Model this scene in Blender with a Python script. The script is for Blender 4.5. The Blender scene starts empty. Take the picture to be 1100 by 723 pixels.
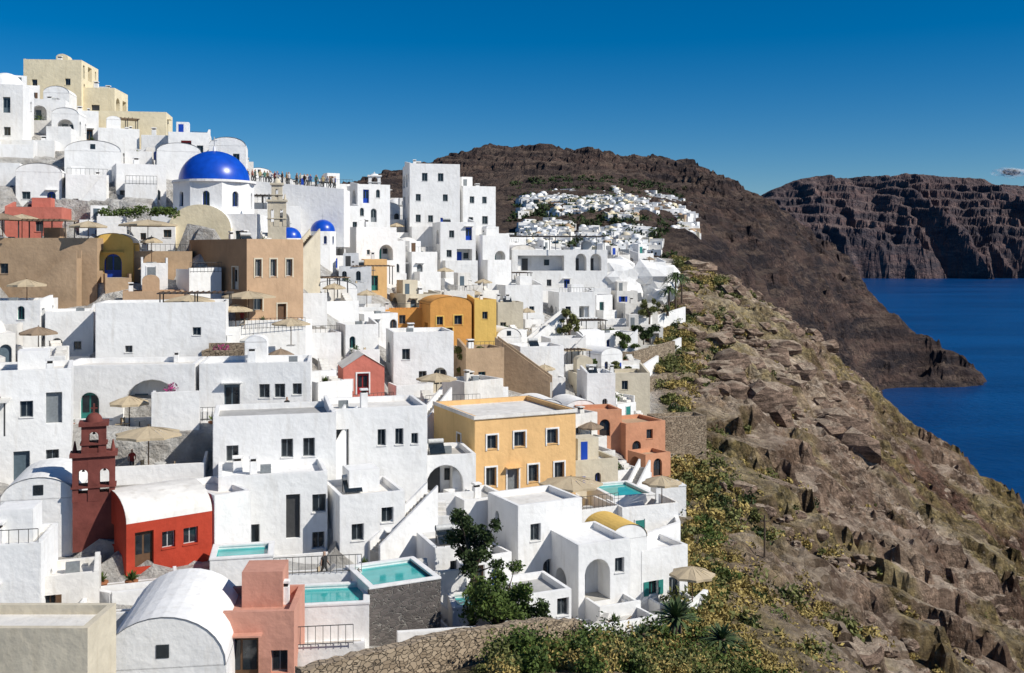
import bpy, math, random, bmesh
import numpy as np
from mathutils import Vector, Matrix
random.seed(7); rng=np.random.default_rng(11)
R=random.random
def U_(a,b): return random.uniform(a,b)
scene=bpy.context.scene
# ------------------------------------------------------------------ materials
def nodes_of(m):
    m.use_nodes=True
    nt=m.node_tree
    return nt,nt.nodes,nt.links
def N(nt,t,**k):
    n=nt.nodes.new(t)
    for a,b in k.items(): setattr(n,a,b)
    return n
def plaster(name,col,rough=.85,dark=.80,bump=.35,streak=True,stain=(.45,.42,.38),stain_amt=.32):
    m=bpy.data.materials.new(name); nt,ns,ln=nodes_of(m); b=ns['Principled BSDF']
    b.inputs['Roughness'].default_value=rough
    b.inputs['Specular IOR Level'].default_value=.2
    g=N(nt,'ShaderNodeNewGeometry')
    n1=N(nt,'ShaderNodeTexNoise'); n1.inputs['Scale'].default_value=.55; n1.inputs['Detail'].default_value=5; n1.inputs['Roughness'].default_value=.65
    ln.new(g.outputs['Position'],n1.inputs['Vector'])
    r1=N(nt,'ShaderNodeValToRGB'); r1.color_ramp.elements[0].position=.35; r1.color_ramp.elements[1].position=.62
    r1.color_ramp.elements[0].color=(col[0]*dark,col[1]*dark,col[2]*dark,1); r1.color_ramp.elements[1].color=(*col,1)
    ln.new(n1.outputs['Fac'],r1.inputs['Fac'])
    mp=N(nt,'ShaderNodeVectorMath',operation='MULTIPLY'); mp.inputs[1].default_value=(2.2,2.2,.35)
    ln.new(g.outputs['Position'],mp.inputs[0])
    n2=N(nt,'ShaderNodeTexNoise'); n2.inputs['Scale'].default_value=1; n2.inputs['Detail'].default_value=4
    ln.new(mp.outputs[0],n2.inputs['Vector'])
    mr=N(nt,'ShaderNodeMapRange'); mr.inputs['From Min'].default_value=.54; mr.inputs['From Max'].default_value=.74; mr.inputs['To Max'].default_value=stain_amt if streak else 0
    ln.new(n2.outputs['Fac'],mr.inputs['Value'])
    mx=N(nt,'ShaderNodeMix',data_type='RGBA'); mx.inputs['B'].default_value=(col[0]*stain[0]*1.4,col[1]*stain[1]*1.4,col[2]*stain[2]*1.4,1)
    ln.new(mr.outputs[0],mx.inputs['Factor']); ln.new(r1.outputs[0],mx.inputs['A']); ln.new(mx.outputs['Result'],b.inputs['Base Color'])
    n3=N(nt,'ShaderNodeTexNoise'); n3.inputs['Scale'].default_value=2.2; n3.inputs['Detail'].default_value=4
    ln.new(g.outputs['Position'],n3.inputs['Vector'])
    bp=N(nt,'ShaderNodeBump'); bp.inputs['Strength'].default_value=bump; bp.inputs['Distance'].default_value=.14
    ln.new(n3.outputs['Fac'],bp.inputs['Height'])
    if name.startswith(('white','off','orange','ochre')):
        bv=N(nt,'ShaderNodeBevel',samples=2); bv.inputs['Radius'].default_value=.1
        ln.new(bv.outputs[0],bp.inputs['Normal'])
    ln.new(bp.outputs[0],b.inputs['Normal'])
    return m
def simple(name,col,rough=.6,var=.25,scale=6,metal=0,spec=.4):
    m=bpy.data.materials.new(name); nt,ns,ln=nodes_of(m); b=ns['Principled BSDF']
    b.inputs['Roughness'].default_value=rough; b.inputs['Metallic'].default_value=metal; b.inputs['Specular IOR Level'].default_value=spec
    g=N(nt,'ShaderNodeNewGeometry'); n1=N(nt,'ShaderNodeTexNoise'); n1.inputs['Scale'].default_value=scale; n1.inputs['Detail'].default_value=4
    ln.new(g.outputs['Position'],n1.inputs['Vector'])
    r=N(nt,'ShaderNodeValToRGB'); r.color_ramp.elements[0].position=.3; r.color_ramp.elements[1].position=.7
    r.color_ramp.elements[0].color=(*[c*(1-var) for c in col],1); r.color_ramp.elements[1].color=(*col,1)
    ln.new(n1.outputs['Fac'],r.inputs['Fac']); ln.new(r.outputs[0],b.inputs['Base Color'])
    return m
def stone(name,c1,c2,mortar,scale=2.2):
    m=bpy.data.materials.new(name); nt,ns,ln=nodes_of(m); b=ns['Principled BSDF']; b.inputs['Roughness'].default_value=.9
    g=N(nt,'ShaderNodeNewGeometry'); v=N(nt,'ShaderNodeTexVoronoi'); v.inputs['Scale'].default_value=scale
    v2=N(nt,'ShaderNodeTexVoronoi',feature='DISTANCE_TO_EDGE'); v2.inputs['Scale'].default_value=scale
    nz=N(nt,'ShaderNodeTexNoise'); nz.inputs['Scale'].default_value=2.5; ln.new(g.outputs['Position'],nz.inputs['Vector'])
    va=N(nt,'ShaderNodeVectorMath',operation='MULTIPLY_ADD'); va.inputs[1].default_value=(.35,.35,.35); ln.new(nz.outputs['Color'],va.inputs[0]); ln.new(g.outputs['Position'],va.inputs[2])
    vb=N(nt,'ShaderNodeVectorMath',operation='MULTIPLY'); vb.inputs[1].default_value=(1,1,1.7); ln.new(va.outputs[0],vb.inputs[0])
    ln.new(vb.outputs[0],v.inputs['Vector']); ln.new(vb.outputs[0],v2.inputs['Vector'])
    sp=N(nt,'ShaderNodeSeparateColor'); ln.new(v.outputs['Color'],sp.inputs[0])
    mx=N(nt,'ShaderNodeMix',data_type='RGBA'); mx.inputs['A'].default_value=(*c1,1); mx.inputs['B'].default_value=(*c2,1); ln.new(sp.outputs[0],mx.inputs['Factor'])
    mr=N(nt,'ShaderNodeMapRange'); mr.inputs['From Max'].default_value=.08; ln.new(v2.outputs['Distance'],mr.inputs['Value'])
    m2=N(nt,'ShaderNodeMix',data_type='RGBA'); m2.inputs['A'].default_value=(*mortar,1); ln.new(mr.outputs[0],m2.inputs['Factor']); ln.new(mx.outputs['Result'],m2.inputs['B'])
    ln.new(m2.outputs['Result'],b.inputs['Base Color'])
    bp=N(nt,'ShaderNodeBump'); bp.inputs['Strength'].default_value=.8; bp.inputs['Distance'].default_value=.15; ln.new(mr.outputs[0],bp.inputs['Height']); ln.new(bp.outputs[0],b.inputs['Normal'])
    return m
def foliage(name,c1,c2,rough=.7):
    m=bpy.data.materials.new(name); nt,ns,ln=nodes_of(m); b=ns['Principled BSDF']; b.inputs['Roughness'].default_value=rough; b.inputs['Specular IOR Level'].default_value=.25
    g=N(nt,'ShaderNodeNewGeometry')
    r=N(nt,'ShaderNodeValToRGB'); r.color_ramp.elements[0].color=(*c1,1); r.color_ramp.elements[1].color=(*c2,1)
    n1=N(nt,'ShaderNodeTexNoise'); n1.inputs['Scale'].default_value=.9; ln.new(g.outputs['Position'],n1.inputs['Vector'])
    ad=N(nt,'ShaderNodeMath',operation='MULTIPLY_ADD'); ad.inputs[1].default_value=.45; ln.new(g.outputs['Random Per Island'],ad.inputs[0])
    mr=N(nt,'ShaderNodeMapRange'); mr.inputs['From Min'].default_value=.3; mr.inputs['From Max'].default_value=.7; mr.inputs['To Max'].default_value=.6
    ln.new(n1.outputs['Fac'],mr.inputs['Value']); ln.new(mr.outputs[0],ad.inputs[2])
    ln.new(ad.outputs[0],r.inputs['Fac']); ln.new(r.outputs[0],b.inputs['Base Color'])
    return m
M={}
M['white']=plaster('white_plaster',(.84,.83,.81),dark=.90)
M['white2']=plaster('offwhite_plaster',(.78,.75,.70),dark=.82,stain_amt=.45)
M['white3']=plaster('grey_white_plaster',(.68,.69,.70),dark=.85,stain_amt=.4)
M['cream']=plaster('cream_plaster',(.80,.70,.49),dark=.88)
M['beige']=plaster('beige_plaster',(.64,.57,.44),dark=.85)
M['tan']=plaster('tan_plaster',(.47,.33,.21),dark=.8)
M['brown']=plaster('brown_plaster',(.38,.24,.14),dark=.85)
M['brownl']=plaster('light_brown_plaster',(.52,.35,.22),dark=.85)
M['red']=plaster('red_plaster',(.45,.055,.028),dark=.75)
M['maroon']=plaster('maroon_stone',(.20,.06,.048),dark=.6)
M['pink']=plaster('pink_plaster',(.60,.30,.22),dark=.85)
M['rose']=plaster('rose_plaster',(.60,.19,.14),dark=.85)
M['orange']=plaster('orange_plaster',(.78,.49,.22),dark=.9)
M['ochre']=plaster('ochre_plaster',(.72,.50,.23),dark=.9)
M['deep_orange']=plaster('deep_orange_plaster',(.68,.33,.09),dark=.85)
M['peach']=plaster('peach_plaster',(.64,.31,.18),dark=.8)
M['yellow']=plaster('yellow_plaster',(.76,.50,.14),dark=.9)
M['paving']=plaster('paving',(.54,.51,.46),dark=.75)
M['roofgrey']=plaster('grey_roof',(.46,.45,.43),dark=.75)
M['darkroof']=simple('dark_awning',(.07,.06,.055),.8)
M['glass']=simple('window_glass',(.02,.028,.035),.12,.4,3,spec=.6)
M['dark']=simple('dark_interior',(.035,.03,.028),.9)
M['greyblue']=simple('grey_blue_door',(.10,.14,.17),.5)
M['woodbrown']=simple('brown_wood',(.13,.07,.035),.6)
M['blue']=simple('blue_paint',(.01,.06,.42),.4,.2,2)
M['turq']=simple('turquoise_paint',(.03,.22,.19),.5)
M['green']=simple('green_paint',(.02,.09,.05),.5)
M['redpaint']=simple('red_paint',(.35,.02,.02),.5)
M['frame']=simple('white_frame',(.6,.6,.58),.5)
M['frameg']=simple('grey_frame',(.22,.24,.25),.5)
M['canvas']=simple('canvas_beige',(.52,.42,.28),.9,.15)
M['canvasd']=simple('canvas_taupe',(.30,.22,.15),.9,.15)
M['canvasw']=simple('canvas_white',(.7,.68,.63),.9,.1)
M['metal']=simple('dark_metal',(.06,.06,.06),.5)
M['cushion']=simple('cushion_fabric',(.6,.58,.54),.9)
M['stone']=stone('dry_stone',(.42,.33,.23),(.24,.18,.12),(.09,.07,.05),3)
M['lava']=stone('lava_stone',(.08,.07,.065),(.14,.12,.11),(.32,.30,.27),3)
M['bark']=simple('bark',(.12,.085,.06),.9,.5,8)
M['skin']=simple('skin_tone',(.45,.28,.2),.6)
M['terracotta']=simple('terracotta',(.40,.16,.07),.8)
M['dome']=simple('dome_blue_paint',(.006,.075,.52),.32,.25,1.5,spec=.5)
def poolmat():
    m=simple('pool_water',(.05,.46,.44),.06,.25,1.2,spec=.5)
    nt=m.node_tree; b=nt.nodes['Principled BSDF']; n=N(nt,'ShaderNodeTexNoise'); n.inputs['Scale'].default_value=5
    bp=N(nt,'ShaderNodeBump'); bp.inputs['Strength'].default_value=.15; nt.links.new(n.outputs['Fac'],bp.inputs['Height']); nt.links.new(bp.outputs[0],b.inputs['Normal'])
    return m
M['pool']=poolmat()
M['leaf']=foliage('green_leaves',(.018,.04,.009),(.12,.17,.035))
M['leafdark']=foliage('dark_leaves',(.01,.022,.008),(.06,.09,.025))
M['leafolive']=foliage('olive_leaves',(.04,.055,.016),(.22,.22,.07))
M['dry']=foliage('dry_scrub',(.14,.105,.035),(.52,.40,.14),.9)
M['agave']=foliage('agave_leaves',(.02,.04,.015),(.12,.17,.07))
M['flower']=foliage('bougainvillea_flowers',(.12,.01,.06),(.5,.05,.22))
# ------------------------------------------------------------------ mesh builder
class MB:
    def __init__(s): s.v=[];s.f=[];s.m=[];s.sm=[];s.mats=[]
    def mi(s,m):
        if m not in s.mats: s.mats.append(m)
        return s.mats.index(m)
    def poly(s,pts,m,sm=False):
        b=len(s.v); s.v+= [tuple(p) for p in pts]; s.f.append(tuple(range(b,b+len(pts)))); s.m.append(s.mi(m)); s.sm.append(sm)
    def mesh(s,vs,fs,m,sm=False):
        b=len(s.v); s.v+=[tuple(p) for p in vs]; i=s.mi(m)
        for f in fs: s.f.append(tuple(b+k for k in f)); s.m.append(i); s.sm.append(sm)
    def box(s,x0,x1,y0,y1,z0,z1,m):
        v=[(x0,y0,z0),(x1,y0,z0),(x1,y1,z0),(x0,y1,z0),(x0,y0,z1),(x1,y0,z1),(x1,y1,z1),(x0,y1,z1)]
        s.mesh(v,[(0,1,5,4),(1,2,6,5),(2,3,7,6),(3,0,4,7),(4,5,6,7),(3,2,1,0)],m)
    def tube(s,p0,p1,r0,r1,m,n=7,cap=True):
        p0=Vector(p0);p1=Vector(p1);d=(p1-p0)
        if d.length<1e-6: return
        d.normalize(); a=d.orthogonal().normalized(); b=d.cross(a)
        vs=[]
        for p,r in((p0,r0),(p1,r1)):
            for i in range(n):
                t=2*math.pi*i/n; vs.append(p+a*(r*math.cos(t))+b*(r*math.sin(t)))
        fs=[(i,(i+1)%n,n+(i+1)%n,n+i) for i in range(n)]
        s.mesh(vs,fs,m,True)
        if cap: s.poly(vs[n:],m)
    def dome(s,cx,cy,cz,r,h,m,n=28,k=8,a0=0,a1=2*math.pi):
        vs=[];fs=[]
        for j in range(k+1):
            ph=math.pi/2*j/k
            for i in range(n+1):
                t=a0+(a1-a0)*i/n; vs.append((cx+r*math.cos(ph)*math.cos(t),cy+r*math.cos(ph)*math.sin(t),cz+h*math.sin(ph)))
        for j in range(k):
            for i in range(n): fs.append((j*(n+1)+i,j*(n+1)+i+1,(j+1)*(n+1)+i+1,(j+1)*(n+1)+i))
        s.mesh(vs,fs,m,True)
    def make(s,name,loc=(0,0,0),rot=0):
        me=bpy.data.meshes.new(name); me.from_pydata(s.v,[],s.f); 
        for m in s.mats: me.materials.append(M[m] if isinstance(m,str) else m)
        me.polygons.foreach_set('material_index',s.m); me.polygons.foreach_set('use_smooth',s.sm); me.update()
        o=bpy.data.objects.new(name,me); o.location=loc; o.rotation_euler=(0,0,math.radians(rot)); scene.collection.objects.link(o); return o
DOORS=['greyblue','greyblue','woodbrown','metal','turq','blue','frameg','frameg']
def wall(mb,P,Ud,w,zb,zf,z1,ops,mat,sur=None):
    Nn=(-Ud[1],Ud[0])
    def pt(u,z,dn=0): return (P[0]+Ud[0]*u+Nn[0]*dn,P[1]+Ud[1]*u+Nn[1]*dn,z)
    good=[]
    for o in ops:
        k,u,v,ow,oh,m=o
        if u<.1 or u+ow>w-.1 or zf+v+oh>z1-.1: continue
        if any(not(u+ow+.1<g[1] or g[1]+g[3]+.1<u or v+oh+.1<g[2] or g[2]+g[4]+.1<v) for g in good): continue
        good.append(o)
    us=sorted({0,w}|{g[1] for g in good}|{g[1]+g[3] for g in good})
    zs=sorted({zb,z1}|{zf+g[2] for g in good}|{zf+g[2]+g[4] for g in good})
    for i in range(len(us)-1):
        for j in range(len(zs)-1):
            uc=(us[i]+us[i+1])/2; zc=(zs[j]+zs[j+1])/2
            if any(g[1]<uc<g[1]+g[3] and zf+g[2]<zc<zf+g[2]+g[4] for g in good): continue
            mb.poly([pt(us[i],zs[j]),pt(us[i+1],zs[j]),pt(us[i+1],zs[j+1]),pt(us[i],zs[j+1])],mat)
    def slab(u0,u1,za,zc,d0,d1,m):
        vs=[pt(u0,za,d0),pt(u1,za,d0),pt(u1,za,d1),pt(u0,za,d1),pt(u0,zc,d0),pt(u1,zc,d0),pt(u1,zc,d1),pt(u0,zc,d1)]
        mb.mesh(vs,[(0,1,5,4),(1,2,6,5),(2,3,7,6),(3,0,4,7),(4,5,6,7),(3,2,1,0)],m)
    for k,u,v,ow,oh,m in good:
        a=zf+v; b=a+oh; deep=k in 'oO'; r=1.7 if deep else .26; arch=k in 'aO'
        sp=b-ow/2 if arch else b
        if arch and sp<a: sp=a+.01
        mb.poly([pt(u,a),pt(u+ow,a),pt(u+ow,a,r),pt(u,a,r)],'paving' if deep else mat)
        mb.poly([pt(u,a),pt(u,a,r),pt(u,sp,r),pt(u,sp)],mat); mb.poly([pt(u+ow,a,r),pt(u+ow,a),pt(u+ow,sp),pt(u+ow,sp,r)],mat)
        if arch:
            n=10; cu=u+ow/2; arc=[(cu-ow/2*math.cos(math.pi*i/n),sp+(b-sp)*math.sin(math.pi*i/n)) for i in range(n+1)]
            for i in range(n):
                mb.poly([pt(*arc[i]),pt(*arc[i],r),pt(*arc[i+1],r),pt(*arc[i+1])],mat)
                cor=(u,b) if i<n/2 else (u+ow,b)
                mb.poly([pt(*cor),pt(*arc[i]),pt(*arc[i+1])],mat)
        else: mb.poly([pt(u,b),pt(u+ow,b),pt(u+ow,b,r),pt(u,b,r)],mat)
        if deep:
            mb.poly([pt(u,a,r),pt(u+ow,a,r),pt(u+ow,b,r),pt(u,b,r)],mat if R()<.7 else 'white3')
            dw=min(1.0,ow*.35)
            slab(u+ow*.12,u+ow*.12+dw,a,a+min(2.1,oh*.8),r-.08,r-.01,m)
            if ow>2: slab(u+ow*.6,u+ow*.6+dw*.9,a+.9,a+min(1.9,oh*.75),r-.08,r-.01,'glass')
        elif k in 'wa' and oh<1.75:
            mb.poly([pt(u,a,r),pt(u+ow,a,r),pt(u+ow,b,r),pt(u,b,r)],m)
            g=.07; c=u+ow/2
            for (p,q) in ((u+g,c-g/2),(c+g/2,u+ow-g)):
                mb.poly([pt(p,a+g,r-.02),pt(q,a+g,r-.02),pt(q,b-g,r-.02),pt(p,b-g,r-.02)],'glass')
            slab(u-.05,u+ow+.05,a-.07,a-.003,-.05,.05,mat)
            if k=='w' and m in('blue','turq','woodbrown') and R()<.5:
                slab(u-ow*.5,u-.01,a,b,-.06,-.02,m); slab(u+ow+.01,u+ow*1.5,a,b,-.06,-.02,m)
        else:
            mb.poly([pt(u,a,r),pt(u+ow,a,r),pt(u+ow,b,r),pt(u,b,r)],m)
            g=.12;c=u+ow/2
            if ow>1.0 or R()<.4:
                for (p,q) in ((u+g,c-g/2),(c+g/2,u+ow-g)):
                    mb.poly([pt(p,a+oh*.35,r-.02),pt(q,a+oh*.35,r-.02),pt(q,b-.25,r-.02),pt(p,b-.25,r-.02)],'glass')
            if R()<.3: slab(u-.2,u+ow+.2,b+.12,b+.2,-.5,-.01,mat)
        if sur and not arch and not deep:
            t=.14
            slab(u-t,u-.004,a-(t if k=='w' else 0),b+t,-.05,.02,sur); slab(u+ow+.004,u+ow+t,a-(t if k=='w' else 0),b+t,-.05,.02,sur); slab(u-.004,u+ow+.004,b+.004,b+t,-.05,.02,sur)
def auto_ops(w,h,dens=.78,door=True):
    ops=[]; st=max(1,int((h+.3)/2.8)); mw=random.choice(['frameg','frame','frameg','greyblue','woodbrown','blue','turq'])
    for k in range(st):
        v=k*h/st+U_(-.15,.1)*(k>0); u=U_(.3,1.0)
        while u<w-.8:
            r=R()
            if r<.22 and door: ops.append(('d' if R()<.6 else 'a',u,v+.02,.9,2.0,random.choice(DOORS))); u+=1.5
            elif r<.44 and w-u>2.3 and h/st>2.5: ops.append((random.choice('oOOO'),u,v+.02,U_(1.6,2.2),2.15,random.choice(DOORS))); u+=2.6
            elif r<.52: ops.append(('a',u,v+U_(.8,1),.6,1.2,mw)); u+=1.3
            elif r<dens: ops.append(('w',u,v+U_(.8,1.2),U_(.45,.9),U_(.55,1.1),mw)); u+=1.3
            u+=U_(.3,1.5)
    return ops
FOOT=[]
def chimney(mb,x,y,z,m='white'):
    h=U_(.6,1.2); a=U_(.18,.32)
    mb.box(x-a,x+a,y-a,y+a,z,z+h,m); mb.box(x-a*.7,x+a*.7,y-a*.7,y+a*.7,z+h,z+h+.18,'dark'); mb.box(x-a*1.15,x+a*1.15,y-a*1.15,y+a*1.15,z+h+.18,z+h+.3,m)
def inner_steps(mb,x0,x1,y0,y1,z0,z1,m='paving'):
    n=max(2,int((z1-z0)/.2))
    for i in range(n): mb.box(x0,x1,y0+(y1-y0)*i/n+.001,y0+(y1-y0)*(i+1)/n,z0-.5,z0+(z1-z0)*(i+1)/n,m)
def house(name,x,y,z0,w,d,h,rot=20,wallm='white',roof='flat',front=None,left=None,right=None,patio=0,rh=1.2,sur=None,ext=5,clutter=True,side=None,hero=True,roofm=None,cornice=None):
    mb=MB(); zb=-ext; auto=front is None
    side=side or wallm
    if front is None: front=auto_ops(w,h)
    if left is None: left=auto_ops(d,h,.5,False)
    if right is None: right=auto_ops(d,h,.5)
    wall(mb,(0,0),(1,0),w,zb,0,h,front,wallm,sur); wall(mb,(w,0),(0,1),d,zb,0,h,right,side,sur); wall(mb,(0,d),(0,-1),d,zb,0,h,left,side,sur)
    mb.poly([(w,d,zb),(0,d,zb),(0,d,h),(w,d,h)],wallm)
    rm=roofm or (wallm if wallm.startswith('white') else 'white2')
    if roof=='flat':
        t=.28; q=.4
        o=[(0,0),(w,0),(w,d),(0,d)]; i=[(t,t),(w-t,t),(w-t,d-t),(t,d-t)]
        for k in range(4):
            a,b=o[k],o[(k+1)%4]; c,e=i[(k+1)%4],i[k]
            mb.poly([(*a,h),(*b,h),(*c,h),(*e,h)],wallm); mb.poly([(*e,h),(*c,h),(*c,h-q),(*e,h-q)],wallm)
        mb.poly([(*p,h-q) for p in i],roofm or random.choice([rm,rm,'white2','white2','roofgrey','paving']))
        if clutter:
            for _ in range(random.choice([0,1,1,2])): chimney(mb,U_(.6,w-.6),U_(.6,d-.6),h-q,wallm if wallm[:5]=='white' else 'white')
            if R()<.4:
                s0=0 if R()<.5 else w-U_(.25,.3); a=U_(.3,.9); k0,k1=(s0,s0+.27)
                v=[(k0,.003,h),(k1,.003,h),(k1,d*.7,h),(k0,d*.7,h),(k0,.003,h+.05),(k1,.003,h+.05),(k1,d*.7,h+a),(k0,d*.7,h+a)]
                mb.mesh(v,[(0,1,5,4),(1,2,6,5),(2,3,7,6),(3,0,4,7),(4,5,6,7)],wallm)
            if R()<.35:
                a=U_(.5,max(.6,w-1.6)); mb.box(a,a+.7,d*.5,d*.5+.4,h-q,h+.15,'frameg')
            if R()<.26:
                for i_ in range(int(w/.5)+1): mb.tube((.15+i_*(w-.3)/int(w/.5),.12,h),(.15+i_*(w-.3)/int(w/.5),.12,h+.7),.02,.02,'metal',4)
                mb.tube((.15,.12,h+.7),(w-.15,.12,h+.7),.025,.025,'metal',4)
            if R()<.2:
                a=U_(.5,max(.6,w-1.9)); b_=d*.4
                mb.tube((a,b_+.9,h+.55),(a+1.2,b_+.9,h+.55),.2,.2,'frame',10); mb.mesh([(a,b_,h-.25),(a+1.2,b_,h-.25),(a+1.2,b_+.8,h+.4),(a,b_+.8,h+.4),(a,b_,h-.3),(a+1.2,b_,h-.3),(a+1.2,b_+.8,h+.33),(a,b_+.8,h+.33)],[(0,1,2,3),(4,5,1,0),(5,6,2,1),(7,4,0,3)],'glass')
                for e in(0,1.15): mb.box(a+e,a+e+.05,b_+.85,b_+.9,h-q,h+.4,'metal')
            if R()<.4 and w>3.5:
                bw=U_(1.5,2.2); a=U_(.3,w-bw-.3); bh=U_(.9,1.9); mb.box(a,a+bw,d*.45,d*.45+2,h-q,h+bh,wallm)
                if bh>1.5: mb.box(a+.3,a+.95,d*.45-.02,d*.45-.002,h-q+.02,h+1.3,random.choice(DOORS))
                elif R()<.5:
                    n=8; arc=[(a+bw/2-bw/2*math.cos(math.pi*j/n),h+bh+.5*math.sin(math.pi*j/n)) for j in range(n+1)]
                    mb.poly([(p_,d*.45,q_) for p_,q_ in arc],wallm)
                    for j in range(n): mb.poly([(arc[j][0],d*.45,arc[j][1]),(arc[j+1][0],d*.45,arc[j+1][1]),(arc[j+1][0],d*.45+2,arc[j+1][1]),(arc[j][0],d*.45+2,arc[j][1])],wallm)
    elif roof=='vault':
        n=16; arc=[(w/2-w/2*math.cos(math.pi*i/n),h+rh*math.sin(math.pi*i/n)) for i in range(n+1)]
        mb.poly([(a,0,b) for a,b in arc],wallm); mb.poly([(a,d,b) for a,b in reversed(arc)],wallm)
        for i in range(n): mb.poly([(arc[i][0],-.06,arc[i][1]+.04),(arc[i+1][0],-.06,arc[i+1][1]+.04),(arc[i+1][0],d,arc[i+1][1]+.04),(arc[i][0],d,arc[i][1]+.04)],rm,True)
        if rh>1.1 and w>3 and wallm[:5]=='white':
            mb.box(w/2-.28,w/2+.28,-.03,-.003,h+rh*.2,h+rh*.2+.6,'glass')
    elif roof=='vaultx':
        n=14; arc=[(d/2-d/2*math.cos(math.pi*i/n),h+rh*math.sin(math.pi*i/n)) for i in range(n+1)]
        mb.poly([(0,a,b) for a,b in arc],side); mb.poly([(w,a,b) for a,b in reversed(arc)],side)
        for i in range(n): mb.poly([(0,arc[i][0],arc[i][1]),(w,arc[i][0],arc[i][1]),(w,arc[i+1][0],arc[i+1][1]),(0,arc[i+1][0],arc[i+1][1])],rm,False)
    elif roof=='gable':
        mb.poly([(0,0,h),(w,0,h),(w/2,0,h+rh)],wallm); mb.poly([(w,d,h),(0,d,h),(w/2,d,h+rh)],wallm)
        mb.poly([(-.1,-.08,h-.05),(w/2,-.08,h+rh+.03),(w/2,d,h+rh+.03),(-.1,d,h-.05)],rm); mb.poly([(w+.1,-.08,h-.05),(w+.1,d,h-.05),(w/2,d,h+rh+.03),(w/2,-.08,h+rh+.03)],rm)
    elif roof=='dome':
        mb.poly([(0,0,h),(w,0,h),(w,d,h),(0,d,h)],rm); mb.dome(w/2,d/2,h,min(w,d)*.42,min(w,d)*.36,rm)
    if cornice:
        mb.box(-.12,w+.12,-.12,-.004,h-.25,h+.05,cornice); mb.box(-.12,-.004,0,d,h-.25,h+.05,cornice); mb.box(w+.004,w+.12,0,d,h-.25,h+.05,cornice)
    if patio:
        p=patio; m=wallm if wallm[:5]=='white' else 'white'
        a0=U_(0,.6); a1=w-U_(0,.6)
        mb.box(a0,a1,-p,-.01,zb-1.5,-.05,m); mb.poly([(a0+.22,-p+.22,-.045),(a1-.22,-p+.22,-.045),(a1-.22,-.02,-.045),(a0+.22,-.02,-.045)],'paving')
        ph=U_(.55,.95)
        mb.box(a0,a1,-p,-p+.2,-.05,ph,m); mb.box(a0,a0+.2,-p+.2,-.02,-.05,ph,m); mb.box(a1-.2,a1,-p+.2,-.02,-.05,ph*U_(.7,1),m)
    if auto and roof=='flat' and wallm[:5]=='white' and w>3.6 and h<4.3 and R()<.32:
        n=max(6,int(h/.2)); u0,u1=(w*.25,w-.3) if R()<.6 else (w*.75,.3); hh=h-.1
        for i in range(n):
            a=u0+(u1-u0)*i/n; b=u0+(u1-u0)*(i+1)/n; mb.box(min(a,b)+.001,max(a,b),-.85,-.012,-1.5,hh*(i+1)/n,'white2')
        aa=[(u0,-1.02,-1.6),(u1,-1.02,-1.6),(u1,-1.02,hh+.6),(u0,-1.02,.6)]; bb=[(p_[0],-.86,p_[2]) for p_ in aa]
        mb.mesh(aa+bb,[(0,1,2,3),(7,6,5,4),(0,4,5,1),(1,5,6,2),(2,6,7,3),(3,7,4,0)],wallm)
    if hero: FOOT.append((x,y,w,d,rot,z0,h,patio))
    return mb.make(name,(x,y,z0),rot)
# ------------------------------------------------------------------ terrain
def vn(x,y,s=0):
    xi=np.floor(x).astype(np.int64); yi=np.floor(y).astype(np.int64); fx=x-xi; fy=y-yi
    fx=fx*fx*(3-2*fx); fy=fy*fy*(3-2*fy)
    def h(a,b):
        k=(a*374761393+b*668265263+s*144269507)&0xffffffff; k=((k^(k>>13))*1274126177)&0xffffffff; k=k^(k>>16); return k/4294967295.
    return (h(xi,yi)*(1-fx)+h(xi+1,yi)*fx)*(1-fy)+(h(xi,yi+1)*(1-fx)+h(xi+1,yi+1)*fx)*fy
def fbm(x,y,o=5,s=0,rid=False):
    t=0;a=1;n=0
    for i in range(o):
        v=vn(x*2**i+i*17.3,y*2**i+i*9.1,s+i)
        if rid: v=1-np.abs(2*v-1)
        t=t+a*v; n+=a; a*=.5
    return t/n
class RBF:
    def __init__(s,pts,c=6):
        P=np.array(pts,float); s.P=P[:,:2]; s.c=c; n=len(P)
        D=np.sqrt(((s.P[:,None]-s.P[None])**2).sum(-1)+c*c)
        A=np.zeros((n+3,n+3)); A[:n,:n]=D; A[:n,n]=1; A[:n,n+1:]=s.P; A[n,:n]=1; A[n+1:,:n]=s.P.T
        s.w=np.linalg.solve(A,np.concatenate([P[:,2],[0,0,0]]))
    def __call__(s,x,y):
        x=np.asarray(x,float); y=np.asarray(y,float); t=s.w[-3]+s.w[-2]*x+s.w[-1]*y
        for i,(a,b) in enumerate(s.P): t=t+s.w[i]*np.sqrt((x-a)**2+(y-b)**2+s.c**2)
        return t
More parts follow.
